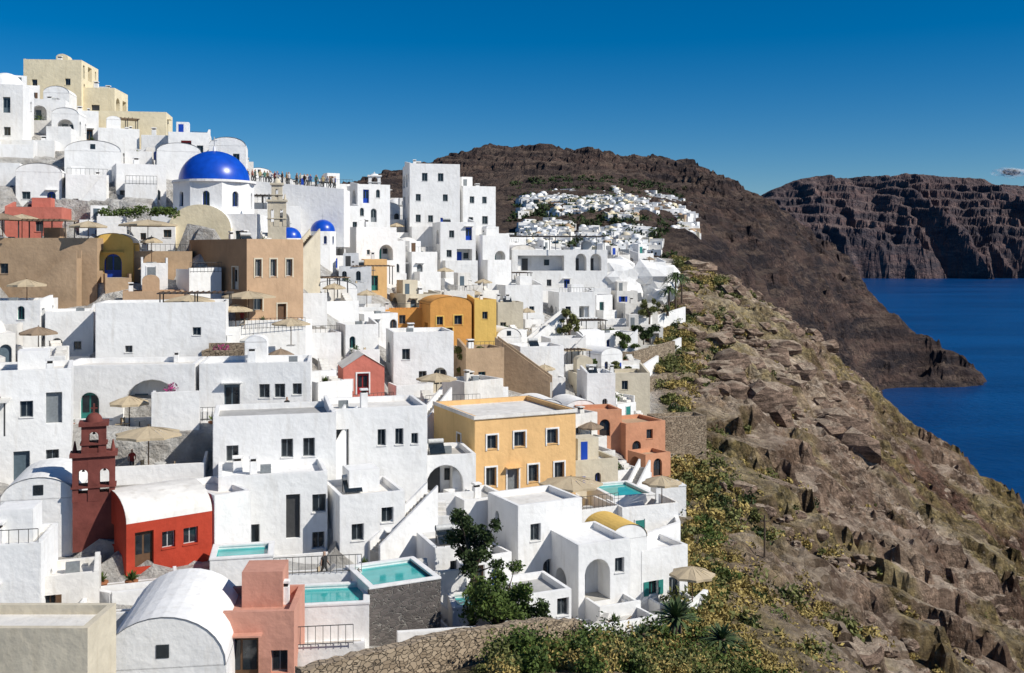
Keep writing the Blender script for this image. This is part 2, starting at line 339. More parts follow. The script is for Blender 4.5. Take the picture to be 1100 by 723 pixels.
TP=[(-19.6,44,-18.5),(-29,66,-14.9),(-39,88,-8.6),(-44,99,-3.4),(-49,110,4.2),(-59,132,14.6),(-69,154,22.5),(-78,176,23),(-95,200,22),(-60,80,-4),(-80,120,12),(-120,150,24),
(-12,44,-20),(-15,55,-19.4),(-18,66,-17.3),(-21,77,-12.5),(-24,88,-10.2),(-27,99,-7),(-30,110,1.6),(-36,132,7.5),(-45,165,11),(-55,200,11),
(-4.8,44,-19.6),(-6,55,-21),(-7.2,66,-19.7),(-8.4,77,-16.9),(-10.8,99,-14.2),(-13.2,121,-10.8),(-15.6,143,-4.9),(-18,165,1.8),(-20.4,187,6),(-24,220,7),
(2,44,-19.2),(2.5,54,-21.3),(3,66,-23.6),(3.5,77,-22.5),(4.5,99,-18.9),(5.5,121,-16.3),(6.5,143,-12.7),(7.5,165,-8.7),(9,198,-3),(10,230,-1),
(9,47,-20.5),(9,55,-22.8),(12,66,-24.8),(12,77,-25.8),(15.3,99,-24),(18.7,121,-21.8),(22,143,-18),(25.5,165,-13.2),(30.6,198,-5),(34,222,-1),
(16,50,-23.5),(18,62,-26.8),(24,88,-29.4),(30,110,-28.8),(39,143,-25),(48,176,-20.5),(56,205,-13.9),
(31.5,77,-35),(40.5,99,-38.5),(54,132,-39),(72,176,-39.7),(83,204,-38),
(55,110,-46.8),(77,154,-48.7),(96,194,-50),
(35,260,-14),(60,250,-32),(90,240,-62),(120,225,-85),(145,200,-98),(160,150,-108),(125,100,-92),(85,60,-68),(60,30,-52),(190,100,-125),(190,220,-125),(190,330,-125),
(30,30,-30),(0,25,-21),(-20,25,-20),(-60,30,-16),(-120,60,0),(0,300,-12),(-60,300,2),(60,310,-48),(100,300,-105),(-120,300,15)]
T=RBF(TP)
def gz(x,y): return float(T(x,y))
def xe(y): return np.interp(y,[30,46,52,60,70,90,110,140,170,200,230,260],[-14,-9,-2,4,11,14,17,19,24,33,34,20])
def grid_mesh(name,X,Y,Z,mat,attr=None,smooth=True):
    ny,nx=X.shape; v=np.stack([X,Y,Z],-1).reshape(-1,3)
    i=np.arange(ny*nx).reshape(ny,nx); q=np.stack([i[:-1,:-1],i[:-1,1:],i[1:,1:],i[1:,:-1]],-1).reshape(-1,4)
    me=bpy.data.meshes.new(name); me.vertices.add(len(v)); me.vertices.foreach_set('co',v.ravel()); me.loops.add(q.size); me.loops.foreach_set('vertex_index',q.ravel().astype(np.int32))
    me.polygons.add(len(q)); me.polygons.foreach_set('loop_start',np.arange(0,q.size,4,dtype=np.int32)); 
    me.update(calc_edges=True); me.validate()
    me.polygons.foreach_set('use_smooth',[smooth]*len(me.polygons))
    if attr is not None:
        for k,a in attr.items():
            at=me.attributes.new(k,'FLOAT','POINT'); at.data.foreach_set('value',a.ravel().astype(np.float32))
    me.materials.append(mat); o=bpy.data.objects.new(name,me); scene.collection.objects.link(o); return o
def rockmat(name,soil,soil2,rock,rock2,scale,town=False,bumpd=.4,haze_tint=None,lo=.98,hi=1.14,spk=.6,band=0,rub=1.0,gv_=(.45,1.45)):
    m=bpy.data.materials.new(name); nt,ns,ln=nodes_of(m); b=ns['Principled BSDF']; b.inputs['Roughness'].default_value=.95; b.inputs['Specular IOR Level'].default_value=.1
    g=N(nt,'ShaderNodeNewGeometry')
    def noise(sc,det=5,vec=None,ro=.6,out='Fac'):
        n=N(nt,'ShaderNodeTexNoise'); n.inputs['Scale'].default_value=sc; n.inputs['Detail'].default_value=det; n.inputs['Roughness'].default_value=ro; ln.new(vec or g.outputs['Position'],n.inputs['Vector']); return n.outputs[out]
    def ramp(f,a,b2,p0=.35,p1=.65):
        r=N(nt,'ShaderNodeValToRGB'); r.color_ramp.elements[0].position=p0; r.color_ramp.elements[1].position=p1; r.color_ramp.elements[0].color=(*a,1); r.color_ramp.elements[1].color=(*b2,1); ln.new(f,r.inputs['Fac']); return r.outputs[0]
    def mix(f,a,c,bt='MIX'):
        x=N(nt,'ShaderNodeMix',data_type='RGBA',blend_type=bt)
        if hasattr(f,'links'): ln.new(f,x.inputs['Factor'])
        else: x.inputs['Factor'].default_value=f
        for v,k in((a,'A'),(c,'B')):
            if isinstance(v,tuple): x.inputs[k].default_value=(*v,1)
            else: ln.new(v,x.inputs[k])
        return x.outputs['Result']
    def mrange(f,a,c,lo=0,hi=1):
        r=N(nt,'ShaderNodeMapRange'); r.inputs['From Min'].default_value=a; r.inputs['From Max'].default_value=c; r.inputs['To Min'].default_value=lo; r.inputs['To Max'].default_value=hi; ln.new(f,r.inputs['Value']); return r.outputs[0]
    def math_(op,a,b_):
        x=N(nt,'ShaderNodeMath',operation=op)
        for v,i in((a,0),(b_,1)):
            if hasattr(v,'links'): ln.new(v,x.inputs[i])
            else: x.inputs[i].default_value=v
        return x.outputs[0]
    s=ramp(noise(scale),soil2,soil); 
    vm=N(nt,'ShaderNodeVectorMath',operation='MULTIPLY'); vm.inputs[1].default_value=(.3,.3,1.8); ln.new(g.outputs['Position'],vm.inputs[0])
    r=ramp(noise(scale*1.5,6,vm.outputs[0],.7),rock2,rock,.40,.60)
    sx=N(nt,'ShaderNodeSeparateXYZ'); ln.new(g.outputs['Normal'],sx.inputs[0])
    ad=N(nt,'ShaderNodeMath',operation='MULTIPLY_ADD'); ad.inputs[1].default_value=.5; ln.new(noise(scale*2.5),ad.inputs[0]); ln.new(sx.outputs['Z'],ad.inputs[2])
    steep=mrange(ad.outputs[0],lo,hi)
    c=mix(steep,r,s)
    if town:
        at=N(nt,'ShaderNodeAttribute',attribute_name='pale'); c=mix(at.outputs['Fac'],c,mix(steep,ramp(noise(scale*4),(.27,.20,.14),(.56,.45,.33)),ramp(noise(scale*3),(.44,.35,.26),(.68,.58,.46))))
        at3=N(nt,'ShaderNodeAttribute',attribute_name='darkrock'); c=mix(at3.outputs['Fac'],c,ramp(noise(scale*5),(.05,.03,.023),(.21,.11,.076)))
        at2=N(nt,'ShaderNodeAttribute',attribute_name='scrub'); c=mix(mrange(at2.outputs['Fac'],0,1,0,.8),c,ramp(noise(scale*7,6,None,.7),(.05,.055,.02),(.38,.30,.11),.4,.6))
        # broad mottling: ash beds against weathered lava
        c=mix(1.0,c,ramp(noise(scale*.9,8,None,.72),(.48,.44,.42),(1.2,1.2,1.2),.38,.58),'MULTIPLY')
    if band:
        vb=N(nt,'ShaderNodeVectorMath',operation='MULTIPLY'); vb.inputs[1].default_value=(band*.12,band*.12,band); ln.new(g.outputs['Position'],vb.inputs[0])
        bn=noise(1,5,vb.outputs[0],.65); f=math_('MULTIPLY',mrange(bn,.53,.62),mrange(steep,1,0,.3,1)); c=mix(math_('MULTIPLY',f,.65),c,tuple(k*.9 for k in rock2)); 
        f2=math_('MULTIPLY',mrange(bn,.46,.38),.45); c=mix(f2,c,tuple(min(1,k*1.5) for k in soil))
    vd=N(nt,'ShaderNodeVectorMath',operation='MULTIPLY_ADD'); vd.inputs[1].default_value=(.5/scale*.16,)*3; ln.new(noise(scale*6,3,None,.5,'Color'),vd.inputs[0]); ln.new(g.outputs['Position'],vd.inputs[2])
    vo=N(nt,'ShaderNodeTexVoronoi'); vo.inputs['Scale'].default_value=scale*8; ln.new(vd.outputs[0],vo.inputs['Vector'])
    vo2=N(nt,'ShaderNodeTexVoronoi'); vo2.inputs['Scale'].default_value=scale*22; ln.new(vd.outputs[0],vo2.inputs['Vector'])
    s1=N(nt,'ShaderNodeSeparateColor'); ln.new(vo.outputs['Color'],s1.inputs[0]); s2=N(nt,'ShaderNodeSeparateColor'); ln.new(vo2.outputs['Color'],s2.inputs[0])
    rv=math_('ADD',math_('MULTIPLY',s1.outputs[0],.5),math_('MULTIPLY',s2.outputs[0],.5)); rm_=mrange(noise(scale*1.2,3),.40,.55)
    cc=N(nt,'ShaderNodeCombineColor'); gv=mrange(rv,.15,.85,*gv_)
    for i in range(3): ln.new(gv,cc.inputs[i])
    c=mix(math_('MULTIPLY',rm_,rub),c,mix(1.0,c,cc.outputs[0],'MULTIPLY'))
    sp=noise(scale*14,4,None,.7); c=mix(mrange(sp,.52,.66,0,spk),c,tuple(k*.35 for k in rock))
    sp2=noise(scale*9,5,None,.75); c=mix(mrange(sp2,.58,.72,0,.5),c,tuple(min(1,k*1.5) for k in soil))
    if town:
        at4=N(nt,'ShaderNodeAttribute',attribute_name='town'); c=mix(at4.outputs['Fac'],c,ramp(noise(.8),(.48,.45,.41),(.74,.72,.68)))
    if haze_tint: c=mix(haze_tint[1],c,haze_tint[0])  # aerial haze painted into the base colour as a bluish tint
    ln.new(c,b.inputs['Base Color'])
    hgt=math_('SUBTRACT',noise(scale*7,8,None,.78),math_('MULTIPLY',math_('ADD',vo.outputs['Distance'],math_('MULTIPLY',vo2.outputs['Distance'],.5)),math_('MULTIPLY',rm_,.5)))
    bp=N(nt,'ShaderNodeBump'); bp.inputs['Strength'].default_value=1; bp.inputs['Distance'].default_value=bumpd; ln.new(hgt,bp.inputs['Height']); ln.new(bp.outputs[0],b.inputs['Normal'])
    return m
# ------------------------------------------------------------------ buildings (x,y = left front corner; z = metres from eye level)
H=house
w_=lambda u,v,a=.8,b=1.1,m='frameg':('w',u,v,a,b,m)
d_=lambda u,m='greyblue',a=1.,b=2.1,v=.02:('d',u,v,a,b,m)
# -- foreground
H('barrel_vault_house',-18.6,46,-22.4,5.6,7.2,3.6,8,roof='vault',rh=2.3,front=[w_(2.4,1.9,1.1,1.3)],clutter=False)
H('beige_house',-23.5,41.5,-19.5,6.3,3,4.3,0,'beige',front=[],right=[],clutter=False)
H('white_house',-28,51.5,-19,4.0,4,4.2,12,front=[d_(1,'greyblue')],patio=1.5)
H('white_house',-24.6,53,-19.4,3.0,3,2.6,20,'white2')
H('pink_house',-15.2,49.5,-22,4.6,4,4.6,4,'pink',front=[('d',1.2,.8,1.7,2.6,'woodbrown'),w_(3.5,1.6)],clutter=True,roofm='pink')
H('red_chapel',-22.6,60,-18.6,5.2,5.5,2.7,38,'red',roof='vaultx',rh=1.5,front=[d_(.5,'woodbrown',1.1),w_(2.1,.9,.8,1,'frame'),w_(3.4,.9,.9,1,'frame')],left=[w_(2.5,1,.7,1.2,'woodbrown')],clutter=False)
H('white_house',-18.4,63.3,-18.6,2.4,5.5,3.6,38,front=[],clutter=False)
H('white_vault_house',-30.5,61,-18,4.2,6,3.2,15,roof='vault',rh=1.3)
H('white_house',-36,68,-15.5,6.2,6,7.6,22,front=[d_(2.6),w_(4.6,1),w_(.8,4.4),w_(3,4.4),d_(4.6,'frameg',1,2.1,3.9)])
H('white_house',-37,60,-18,4.4,5,5.0,10)
# -- middle left terraces
H('white_cave_house',-35,79,-13.3,10.2,6,4.6,8,front=[('O',4.8,.02,4.3,3.4,'greyblue'),('a',1.6,.1,1.4,2.4,'turq')],patio=2.2)
H('white_house',-24.6,80.5,-12.9,8.6,6,4.2,10,front=[d_(1.9,'greyblue',1.2,2.5),w_(4.6,1.4,.8,1.1),w_(5.8,1.4,.8,1.1),w_(7.2,1.6,.7,.9)],patio=1.6)
H('white_house',-20.6,70.5,-15.9,8.4,6,4.6,14,front=[w_(.9,1.5),w_(4.6,1.6,.8,1.3),w_(6.1,1.6,.8,1.3)])
H('white_house',-19.0,66.2,-20.4,7.0,4.6,5.9,16,front=[d_(4.3,'metal',.9,2.9,1.6),w_(1.6,1.3,1,1.4),w_(6,3.2,.9,1.2),w_(6,.8,.8,1.1)],patio=1.5)
H('white_house',-13.2,74,-15.6,7.2,6,4.3,16,front=[d_(.5,'metal',.9,2.8),w_(3.5,1.5,.6,1.2),w_(4.8,1.5,.6,1.2),w_(6,1.5,.5,.8)])
H('white_house',-11.2,66.5,-20.2,4.4,5,4.4,22,front=[w_(.8,1.4),w_(2.8,2.4,.8,1.0),d_(3.2,'greyblue',.8,1.7)])
H('white_cave_house',-7.2,77,-18.5,4.6,5,3.2,15,front=[('O',.8,.05,2.8,2.4,'metal')],patio=1.8)
H('white_house',-47,90,-9.6,5.2,6,5.4,10); H('white_house',-41.5,91,-9.6,4,5,4.4,18,patio=2)
H('white_house',-35.8,88,-9.5,10.8,6,5.2,13,front=[w_(8,2.3,.7,.7),w_(2.4,.9,.6,.6)],clutter=False)
H('tan_stone_house',-51.5,100,-5.2,10.6,6,6.7,6,'tan',front=[d_(7.5,'woodbrown'),w_(1.4,3.2,.8,1)],roofm='tan')
H('brown_hotel',-25.9,100,-7.2,6.4,12,8.6,44,'brownl',side='brown',front=[w_(.8,1.6,.9,1.4),w_(2.6,4.9,.7,1.7,'frame'),w_(4.4,4.9,.7,1.7,'frame'),w_(.9,4.9,.7,1.7,'frame'),d_(3.4,'woodbrown')],left=[d_(9.2,'frame',1.1,2.2,3.6),w_(4.5,4.2,.9,1.4,'frame'),w_(7,1.2,.9,1.3)],sur='beige',roofm='brown',patio=2.5)  # darker brown on the sides puts their shade into the wall colour
H('tan_house',-36.5,96,-6.6,5.5,4,3.0,20,'brownl',front=[w_(1.2,.9),d_(3.4,'woodbrown')],roofm='tan')
H('tan_house',-39,104,-5,6.2,6,5.2,16,'tan',roofm='tan')
H('yellow_arch_house',-42.3,103,-2.6,4,3.5,3.6,10,'yellow',roof='vault',rh=1.0,front=[('a',1.2,.02,1.7,2.5,'blue')],clutter=False)
H('pink_house',-53.5,108,.7,5.6,5,4.2,12,'rose',front=[w_(3,1.6)],roofm='pink')
# -- upper left
H('white_dome_house',-67.5,129,14,5.5,5,7.4,10,roof='dome')
H('cream_mansion',-73,153,18,8.4,8,11,5,'cream',front=[w_(1.2,7,.8,1),w_(6,7.2,.8,1),d_(5.4,'metal',1.6,.9,4.8)],roofm='cream')
H('cream_mansion',-64.7,154.5,18,4.6,7,7,5,'cream',front=[w_(1.2,3.5,1.2,.9,'metal')],roofm='cream')
H('cream_house',-60.7,147,14.5,10.6,6,6,10,'cream',front=[],roofm='cream',clutter=False)
H('white_house',-66,139,15,5,6,6.0,14); H('white_house',-60.6,140,15,3.8,5,4.6,22)
H('white_house',-55,136,11.5,5.2,6,5.2,22); H('white_house',-49.8,137.5,11.5,4.4,5,4.4,12)
H('white_house',-45,134,10.5,5.2,5,5.4,14,front=[d_(1.6,'redpaint',1.3,2.3,2.0),w_(3.6,2.6)])
H('white_vault_house',-38.8,131,9,4.6,6,4.8,12,roof='vault',rh=1.1,front=[w_(1,2.4,.8,1.4),w_(3,2.4,.8,1.4)])
H('white_house',-65,127.5,10,7.5,5,4.2,12)
H('white_vault_house',-54,123.5,8,6.4,6,4.4,18,roof='vault',rh=1.3)
H('white_vault_house',-56,115.5,5,4.8,6,4.2,18,roof='vault',rh=1)
H('white_house',-50.8,116.5,4.8,4.6,6,4.2,24)
H('white_house',-61.5,117,5.8,4.8,6,4.6,16)
H('white_house',-46.2,119.5,5.5,5.6,6,5.0,26)
H('white_house',-46.5,110,.4,4.2,4,3.2,22,front=[d_(1.6,'blue')])
H('white_house',-41.5,111.5,.6,4.6,3,2.6,12)
# -- ridge row
for a in [(-34.4,150,5.4,4.6,6,4.4),(-28.9,155,6,5.2,5,4.6),(-22.8,151,4.6,5,6,5.6),(-29.8,139,1.2,5.4,6,4.4),(-21.3,140,-1,6,6,4.6),(-39.5,146,6.5,4.4,5,4.4),(-25,146,2.6,3.4,4,4.2)]:
    H('white_house',*a,rot=U_(12,32))
H('white_mansion',-16.4,164,3.6,8.2,8,10.8,14,front=[w_(1,1.4,.8,1.2),w_(3,1.4),d_(5,'blue'),w_(1,4.8),w_(5.4,4.8),w_(2,8.0,.9,1.3),w_(4.6,8.0,.9,1.3)],patio=2)
H('white_mansion',-8.0,167,3.4,5.8,7,7.6,24,front=[w_(1,1.4),w_(3.4,1.4,1,1.3),w_(1.2,4.8),w_(3.4,4.8)],patio=2)
H('white_house',-11,157,-1.8,5.6,6,6.6,16,front=[w_(1,1.2),('o',2.6,.05,2.4,2.4,'blue'),w_(1.4,4.2),d_(4,'blue',1,2,3.8)],patio=2)
H('white_house',-4.6,159.5,-1.8,4.6,5,4.6,24,patio=2)
H('white_house',-20,145,-3.6,5,6,5.4,18,patio=2); H('white_house',-14.4,147,-3.6,4,5,3.8,28,patio=2)
H('white_vault_house',-23.3,119,-8,5.4,6,3.8,22,roof='vault',rh=1.0)
# -- centre
H('orange_house',-9.9,124,-10.7,5.2,6,4.4,18,'deep_orange',roof='vault',rh=1.0,front=[w_(.8,2,.8,1),w_(3,2,1,1.1),d_(2,'woodbrown',.8,1.6)],clutter=False,roofm='deep_orange',sur='yellow')
H('yellow_house',-4.6,125.6,-10.7,2.8,5,5.0,18,'yellow',front=[w_(1,2.6,.7,.9)],roofm='yellow')
H('orange_house',-16,127,-10,5.0,4,3.0,12,'deep_orange',front=[w_(2,1.2)],roofm='peach')
H('orange_house',-19.6,136,-5,3.0,4,4.2,14,'orange',roofm='orange')
H('rose_house',-15.9,96.5,-14.3,3.9,4.5,3.5,16,'rose',roof='gable',rh=1.2,front=[d_(1.3,'redpaint',1.1,2.0,.9),w_(.2,1.4,.6,.9,'frame')],left=[],clutter=False,roofm='white2',sur='white')
H('white_house',-12.0,103.5,-14.6,6.2,6,6.6,14,front=[('a',4.1,.3,1.4,2.6,'beige'),w_(.9,3.8),w_(2.6,1.5)])
H('white_house',-21.6,102,-12.6,4.6,5,4.6,20,patio=2)
H('ochre_mansion',-3,82,-19.8,9.2,9.2,6.7,25,'orange',side='ochre',front=[w_(1.1,4,.9,1.1,'frameg'),w_(3.5,4,1,1.2,'frameg'),w_(6.5,4,1,1.2,'frameg'),w_(1,1,.9,1.5,'frameg'),d_(2.9,'frameg',1.0,2.2),w_(4.8,1,.9,1.4,'frameg'),w_(7.2,1,.9,1.4,'frameg')],left=[w_(5.5,3.8,.8,1),w_(2,1,.8,1)],sur='white',cornice='white2',roofm='white2',clutter=False)
# -- right centre
H('white_villa',0,174,-6.6,16.6,7,7.2,8,front=[('O',11,3.6,1.9,2.9,'metal'),('O',13.6,3.6,1.9,2.9,'metal'),('o',1,3.6,8,2.6,'metal'),w_(2,1),w_(6,1),d_(9,'blue')],right=[w_(1,5,.8,1)],roofm='roofgrey',patio=3)
H('white_house',7.3,160,-10.5,6,6,4.4,14,patio=2.4)
H('white_house',-1,154,-9.8,6,6,5,18,patio=2)
H('white_house',14.5,158,-14.6,9,5,3.2,6,'white2',patio=3)
H('beige_house',8,125,-18.6,9.2,5,3.8,10,'beige',front=[w_(1.5,2),w_(5.6,1.8)],roofm='beige')
H('white_vault_house',1.6,110,-20,4.2,5,3.2,18,roof='vault',rh=1)
H('white_vault_house',5.8,111.5,-20,3.6,5,3.0,18,roof='vault',rh=.9)
H('peach_ruin',12,108,-22.2,5.0,5,4.2,26,'peach',front=[('a',.8,.5,1.1,1.8,'dark'),w_(2.6,2.4,.8,1,'dark')],roofm='brownl',clutter=False)
H('peach_ruin',7.8,108,-20.6,4.0,4,4.0,14,'peach',front=[('a',1.5,1.2,1.2,1.8,'dark')],roofm='peach',clutter=False)
H('peach_ruin',13.5,103.5,-23,3.2,3,2.6,30,'peach',front=[('a',1,.3,1.1,1.8,'dark')],roofm='brownl',clutter=False)
H('stone_house',16.2,114.5,-21.4,6.0,3,3.0,14,'stone',front=[],roofm='paving',clutter=False)
# -- lower centre / right
H('white_house',.4,70.5,-23.6,5.2,4.6,6.2,28,front=[w_(1,3.6,.8,1.2),w_(3.3,1.6,.8,1.1),('a',2,.1,1,2.1,'greyblue')],patio=2,clutter=False)
H('white_arch_house',4.4,68,-23.8,4.0,5,4.4,24,front=[('O',.5,.5,1.9,2.8,'greyblue'),w_(2.8,2.2,.7,1)],patio=2,clutter=False)
H('white_vault_house',6.9,71.8,-23.8,3.0,4,3.6,24,roof='vault',rh=1.0,roofm='yellow')
H('white_house',9.2,72.8,-25.4,4.0,4,4.2,26,patio=1.5,clutter=False)
H('white_house',-4.8,63.8,-21.8,3.8,4,3.4,22,front=[w_(1,1.4),d_(2.4,'woodbrown',.9,2)],patio=1.6)
H('white_house',.8,62.8,-24.8,3.2,4,3.8,24,front=[d_(1,'greyblue'),w_(2.2,2.2)],patio=1.4)
H('white_house',-3.5,74.5,-21.4,3.6,4,3.4,26)
# -- church with blue dome
mb=MB()
wall(mb,(0,0),(1,0),11.5,-5,0,4.6,[('a',4.6,.1,2.2,2.6,'glass'),w_(1.2,1.6),w_(9.2,1.6)],'white'); wall(mb,(11.5,0),(0,1),10,-5,0,4.6,[w_(3,1.6)],'white'); wall(mb,(0,10),(0,-1),10,-5,0,4.6,[w_(3,1.6)],'white')
mb.poly([(0,0,4.6),(11.5,0,4.6),(11.5,10,4.6),(0,10,4.6)],'white')
n=16; arc=[(5.4-3.4*math.cos(math.pi*i/n),3.0+2.6*math.sin(math.pi*i/n)) for i in range(n+1)]
mb.poly([(a,-.5,b) for a,b in arc],'cream')
for i in range(n): mb.poly([(arc[i][0],-.5,arc[i][1]),(arc[i+1][0],-.5,arc[i+1][1]),(arc[i+1][0],3,arc[i+1][1]),(arc[i][0],3,arc[i][1])],'white')
mb.poly([(2,-.5,0),(8.8,-.5,0),(8.8,-.5,3),(2,-.5,3)],'cream'); mb.poly([(2,-.5,0),(2,0,0),(2,0,3),(2,-.5,3)],'cream'); mb.poly([(8.8,-.5,0),(8.8,0,0),(8.8,0,3),(8.8,-.5,3)],'cream')
ccx,ccy=5.8,5.0; rr=4.6
for i in range(8):
    a0=math.pi/8+i*math.pi/4; a1=a0+math.pi/4
    p=(ccx+rr*math.cos(a0),ccy+rr*math.sin(a0)); q=(ccx+rr*math.cos(a1),ccy+rr*math.sin(a1)); L=math.dist(p,q)
    wall(mb,p,((q[0]-p[0])/L,(q[1]-p[1])/L),L,4.5,4.6,8.3,[('a',L/2-.4,.9,.8,1.7,'blue')],'white')
mb.poly([(ccx+rr*math.cos(math.pi/8+i*math.pi/4),ccy+rr*math.sin(math.pi/8+i*math.pi/4),8.3) for i in range(8)],'white')
vs=[]
for z,r in((8.25,4.72),(8.5,4.72),(8.55,4.2)):
    vs.append([(ccx+r*math.cos(t),ccy+r*math.sin(t),z) for t in[2*math.pi*i/32 for i in range(32)]])
for k in range(2):
    for i in range(32): mb.poly([vs[k][i],vs[k][(i+1)%32],vs[k+1][(i+1)%32],vs[k+1][i]],'white')
mb.dome(ccx,ccy,8.45,4.0,3.6,'dome',40,12)
mb.tube((ccx,ccy,12.0),(ccx,ccy,12.6),.18,.1,'white'); mb.box(ccx-.05,ccx+.05,ccy-.05,ccy+.05,12.5,13.7,'frame'); mb.box(ccx-.32,ccx+.32,ccy-.04,ccy+.04,13.2,13.32,'frame')
mb.make('blue_domed_church',(-40,113.5,-.2),4)
FOOT.append((-40,113.5,11.5,10,4,-.2,4.6,0))
def small_dome(x,y,z,r,h=2.2):
    mb=MB(); n=8
    for i in range(n):
        a=2*math.pi*i/n; b=2*math.pi*(i+1)/n
        p=(r*math.cos(a),r*math.sin(a)); q=(r*math.cos(b),r*math.sin(b)); L=math.dist(p,q)
        wall(mb,p,((q[0]-p[0])/L,(q[1]-p[1])/L),L,-4,0,h,[('a',L/2-.2,.6,.4,1,'blue')],'white')
    mb.poly([(r*math.cos(2*math.pi*i/n),r*math.sin(2*math.pi*i/n),h) for i in range(n)],'white')
    mb.dome(0,0,h,r*.93,r*.9,'dome',24,8); mb.box(-.03,.03,-.03,.03,h+r*.85,h+r+.6,'frame'); mb.box(-.2,.2,-.03,.03,h+r+.25,h+r+.32,'frame')
    mb.make('blue_domed_chapel',(x,y,z)); FOOT.append((x-r,y-r,2*r,2*r,0,z,2,0))
small_dome(-26.9,124,-.4,1.5); small_dome(-24.4,132,.6,1.7)
# ------------------------------------------------------------------ stairs, walls, pools, terraces
def stairs(name,x,y,z,rise,run,wid,rot,m='white',step='paving'):
    mb=MB(); n=max(3,int(abs(rise)/.2))
    for i in range(n):
        mb.box(run*i/n+.001,run*(i+1)/n,.2,wid-.2,-3+min(rise,0),rise*(i+1)/n,step)
    for y0 in(0,wid-.18):
        a=[(0,y0,-3.5+min(rise,0)),(run,y0,-3.5+min(rise,0)),(run,y0,rise+.75),(0,y0,.75)]; b=[(p[0],y0+.18,p[2]) for p in a]
        mb.mesh(a+b,[(0,1,2,3),(7,6,5,4),(0,4,5,1),(1,5,6,2),(2,6,7,3),(3,7,4,0)],m)
    mb.make(name,(x,y,z),rot); FOOT.append((x,y,run,wid,rot,z,.2,0))
stairs('stairway',-8.5,66,-19.6,3.2,4.6,1.4,40); stairs('stairway',-13.4,72.2,-16,4,4,1.3,60,'white','lava')
stairs('stairway',-48,98.3,-5,4.5,6,1.5,5,'tan','tan'); stairs('stairway',-2.0,119,-10.5,-4.5,6.5,1.6,-12,'tan','roofgrey')
stairs('stairway',-3,60.5,-22.5,2.6,4,1.4,150); stairs('stairway',-24,110.5,-2,4,5,1.6,60,'beige','stone')
stairs('stairway',-30,84.8,-12.4,2.8,4.5,1.2,10); stairs('stairway',2.5,139,-12.5,4,6,1.5,30); stairs('stairway',-14,112,-13,3.4,5,1.3,20)
stairs('stairway',-8,90,-16,3.0,4.4,1.3,55); stairs('stairway',3.5,96,-20,3.0,4.6,1.3,70); stairs('stairway',11,92,-22.2,2.2,3.8,1.2,60)
def polywall(name,pts,h,th,m,cap=None):
    mb=MB()
    for (a,b) in zip(pts[:-1],pts[1:]):
        dx,dy=b[0]-a[0],b[1]-a[1]; L=math.hypot(dx,dy); nx,ny=-dy/L*th/2,dx/L*th/2
        v=[(a[0]-nx,a[1]-ny,a[2]-h),(b[0]-nx,b[1]-ny,b[2]-h),(b[0]+nx,b[1]+ny,b[2]-h),(a[0]+nx,a[1]+ny,a[2]-h),(a[0]-nx,a[1]-ny,a[2]),(b[0]-nx,b[1]-ny,b[2]),(b[0]+nx,b[1]+ny,b[2]),(a[0]+nx,a[1]+ny,a[2])]
        mb.mesh(v,[(0,1,5,4),(1,2,6,5),(2,3,7,6),(3,0,4,7),(4,5,6,7)],m)
    mb.make(name)
pw=[(-9.5,45.5,-18.5),(-7,47.6,-18.6),(-4.5,49.6,-18.7),(-1.5,52,-19.0),(1.6,55,-19.7),(4,57.5,-20.6)]
pp=[]
for a,b in zip(pw[:-1],pw[1:]):
    for k in range(8): t=k/8; pp.append(tuple(a[i]+(b[i]-a[i])*t+(U_(-.06,.1) if i==2 else 0) for i in range(3)))
polywall('dry_stone_wall',pp,3.2,.6,'stone')
polywall('white_wall',[(-6.2,55.2,-20.4),(-3,56,-20.5),(1.5,58.4,-21.1),(4,60.5,-21.6)],2.2,.35,'white')
polywall('white_wall',[(4.4,62,-22.6),(7,64.5,-23.2),(11.5,69,-24.1),(14,74,-24.3)],2.5,.35,'white')
polywall('white_wall',[(9,75,-20.8),(13,80,-21),(13.6,88,-21)],4,.35,'white')
polywall('white_wall',[(11,150,-15),(18,152,-15.6),(26,158,-13)],2.5,.4,'white')
polywall('white_wall',[(14,164,-10.5),(22,166,-10.5),(29,172,-9)],2.5,.4,'white')
polywall('white_wall',[(12,138,-15),(18,141,-15.4),(21,148,-14.8)],2.5,.4,'white')
polywall('white_wall',[(-25,56,-18),(-21.5,55,-18.2),(-18.4,56,-18.2)],2,.35,'white')
polywall('retaining_wall',[(8,133,-16.2),(16,135,-17),(21,140,-16.4)],3,.5,'stone')
polywall('retaining_wall',[(10,143,-13.4),(17,145,-14),(24,152,-13)],2.5,.5,'stone')
def pool(x,y,z,w,d,rot,clad='white'):
    mb=MB(); t=.3
    mb.box(0,w,0,t,-4,0,clad); mb.box(0,w,d-t,d,-4,0,'white'); mb.box(0,t,t,d-t,-4,0,'white'); mb.box(w-t,w,t,d-t,-4,0,clad if clad!='white' else 'white')
    for a in((0,w,-.03,t+.03),(0,w,d-t-.03,d+.03)): mb.box(a[0]-.03,a[1]+.03,a[2],a[3],0.003,.12,'white')
    mb.box(-.03,t+.03,t+.03,d-t-.03,.003,.12,'white'); mb.box(w-t-.03,w+.03,t+.03,d-t-.03,.003,.12,'white')
    mb.poly([(t,t,-.12),(w-t,t,-.12),(w-t,d-t,-.12),(t,d-t,-.12)],'pool')
    mb.make('swimming_pool',(x,y,z),rot); FOOT.append((x,y,w,d,rot,z,1,0))
pool(-17.6,59.6,-17.9,3.6,3.0,12); pool(-12.2,54.2,-18.8,4.6,3.6,8); pool(-7.8,56,-18.4,4.2,4.4,26,'lava'); pool(-3.4,58.6,-20.4,3.2,2.6,10)
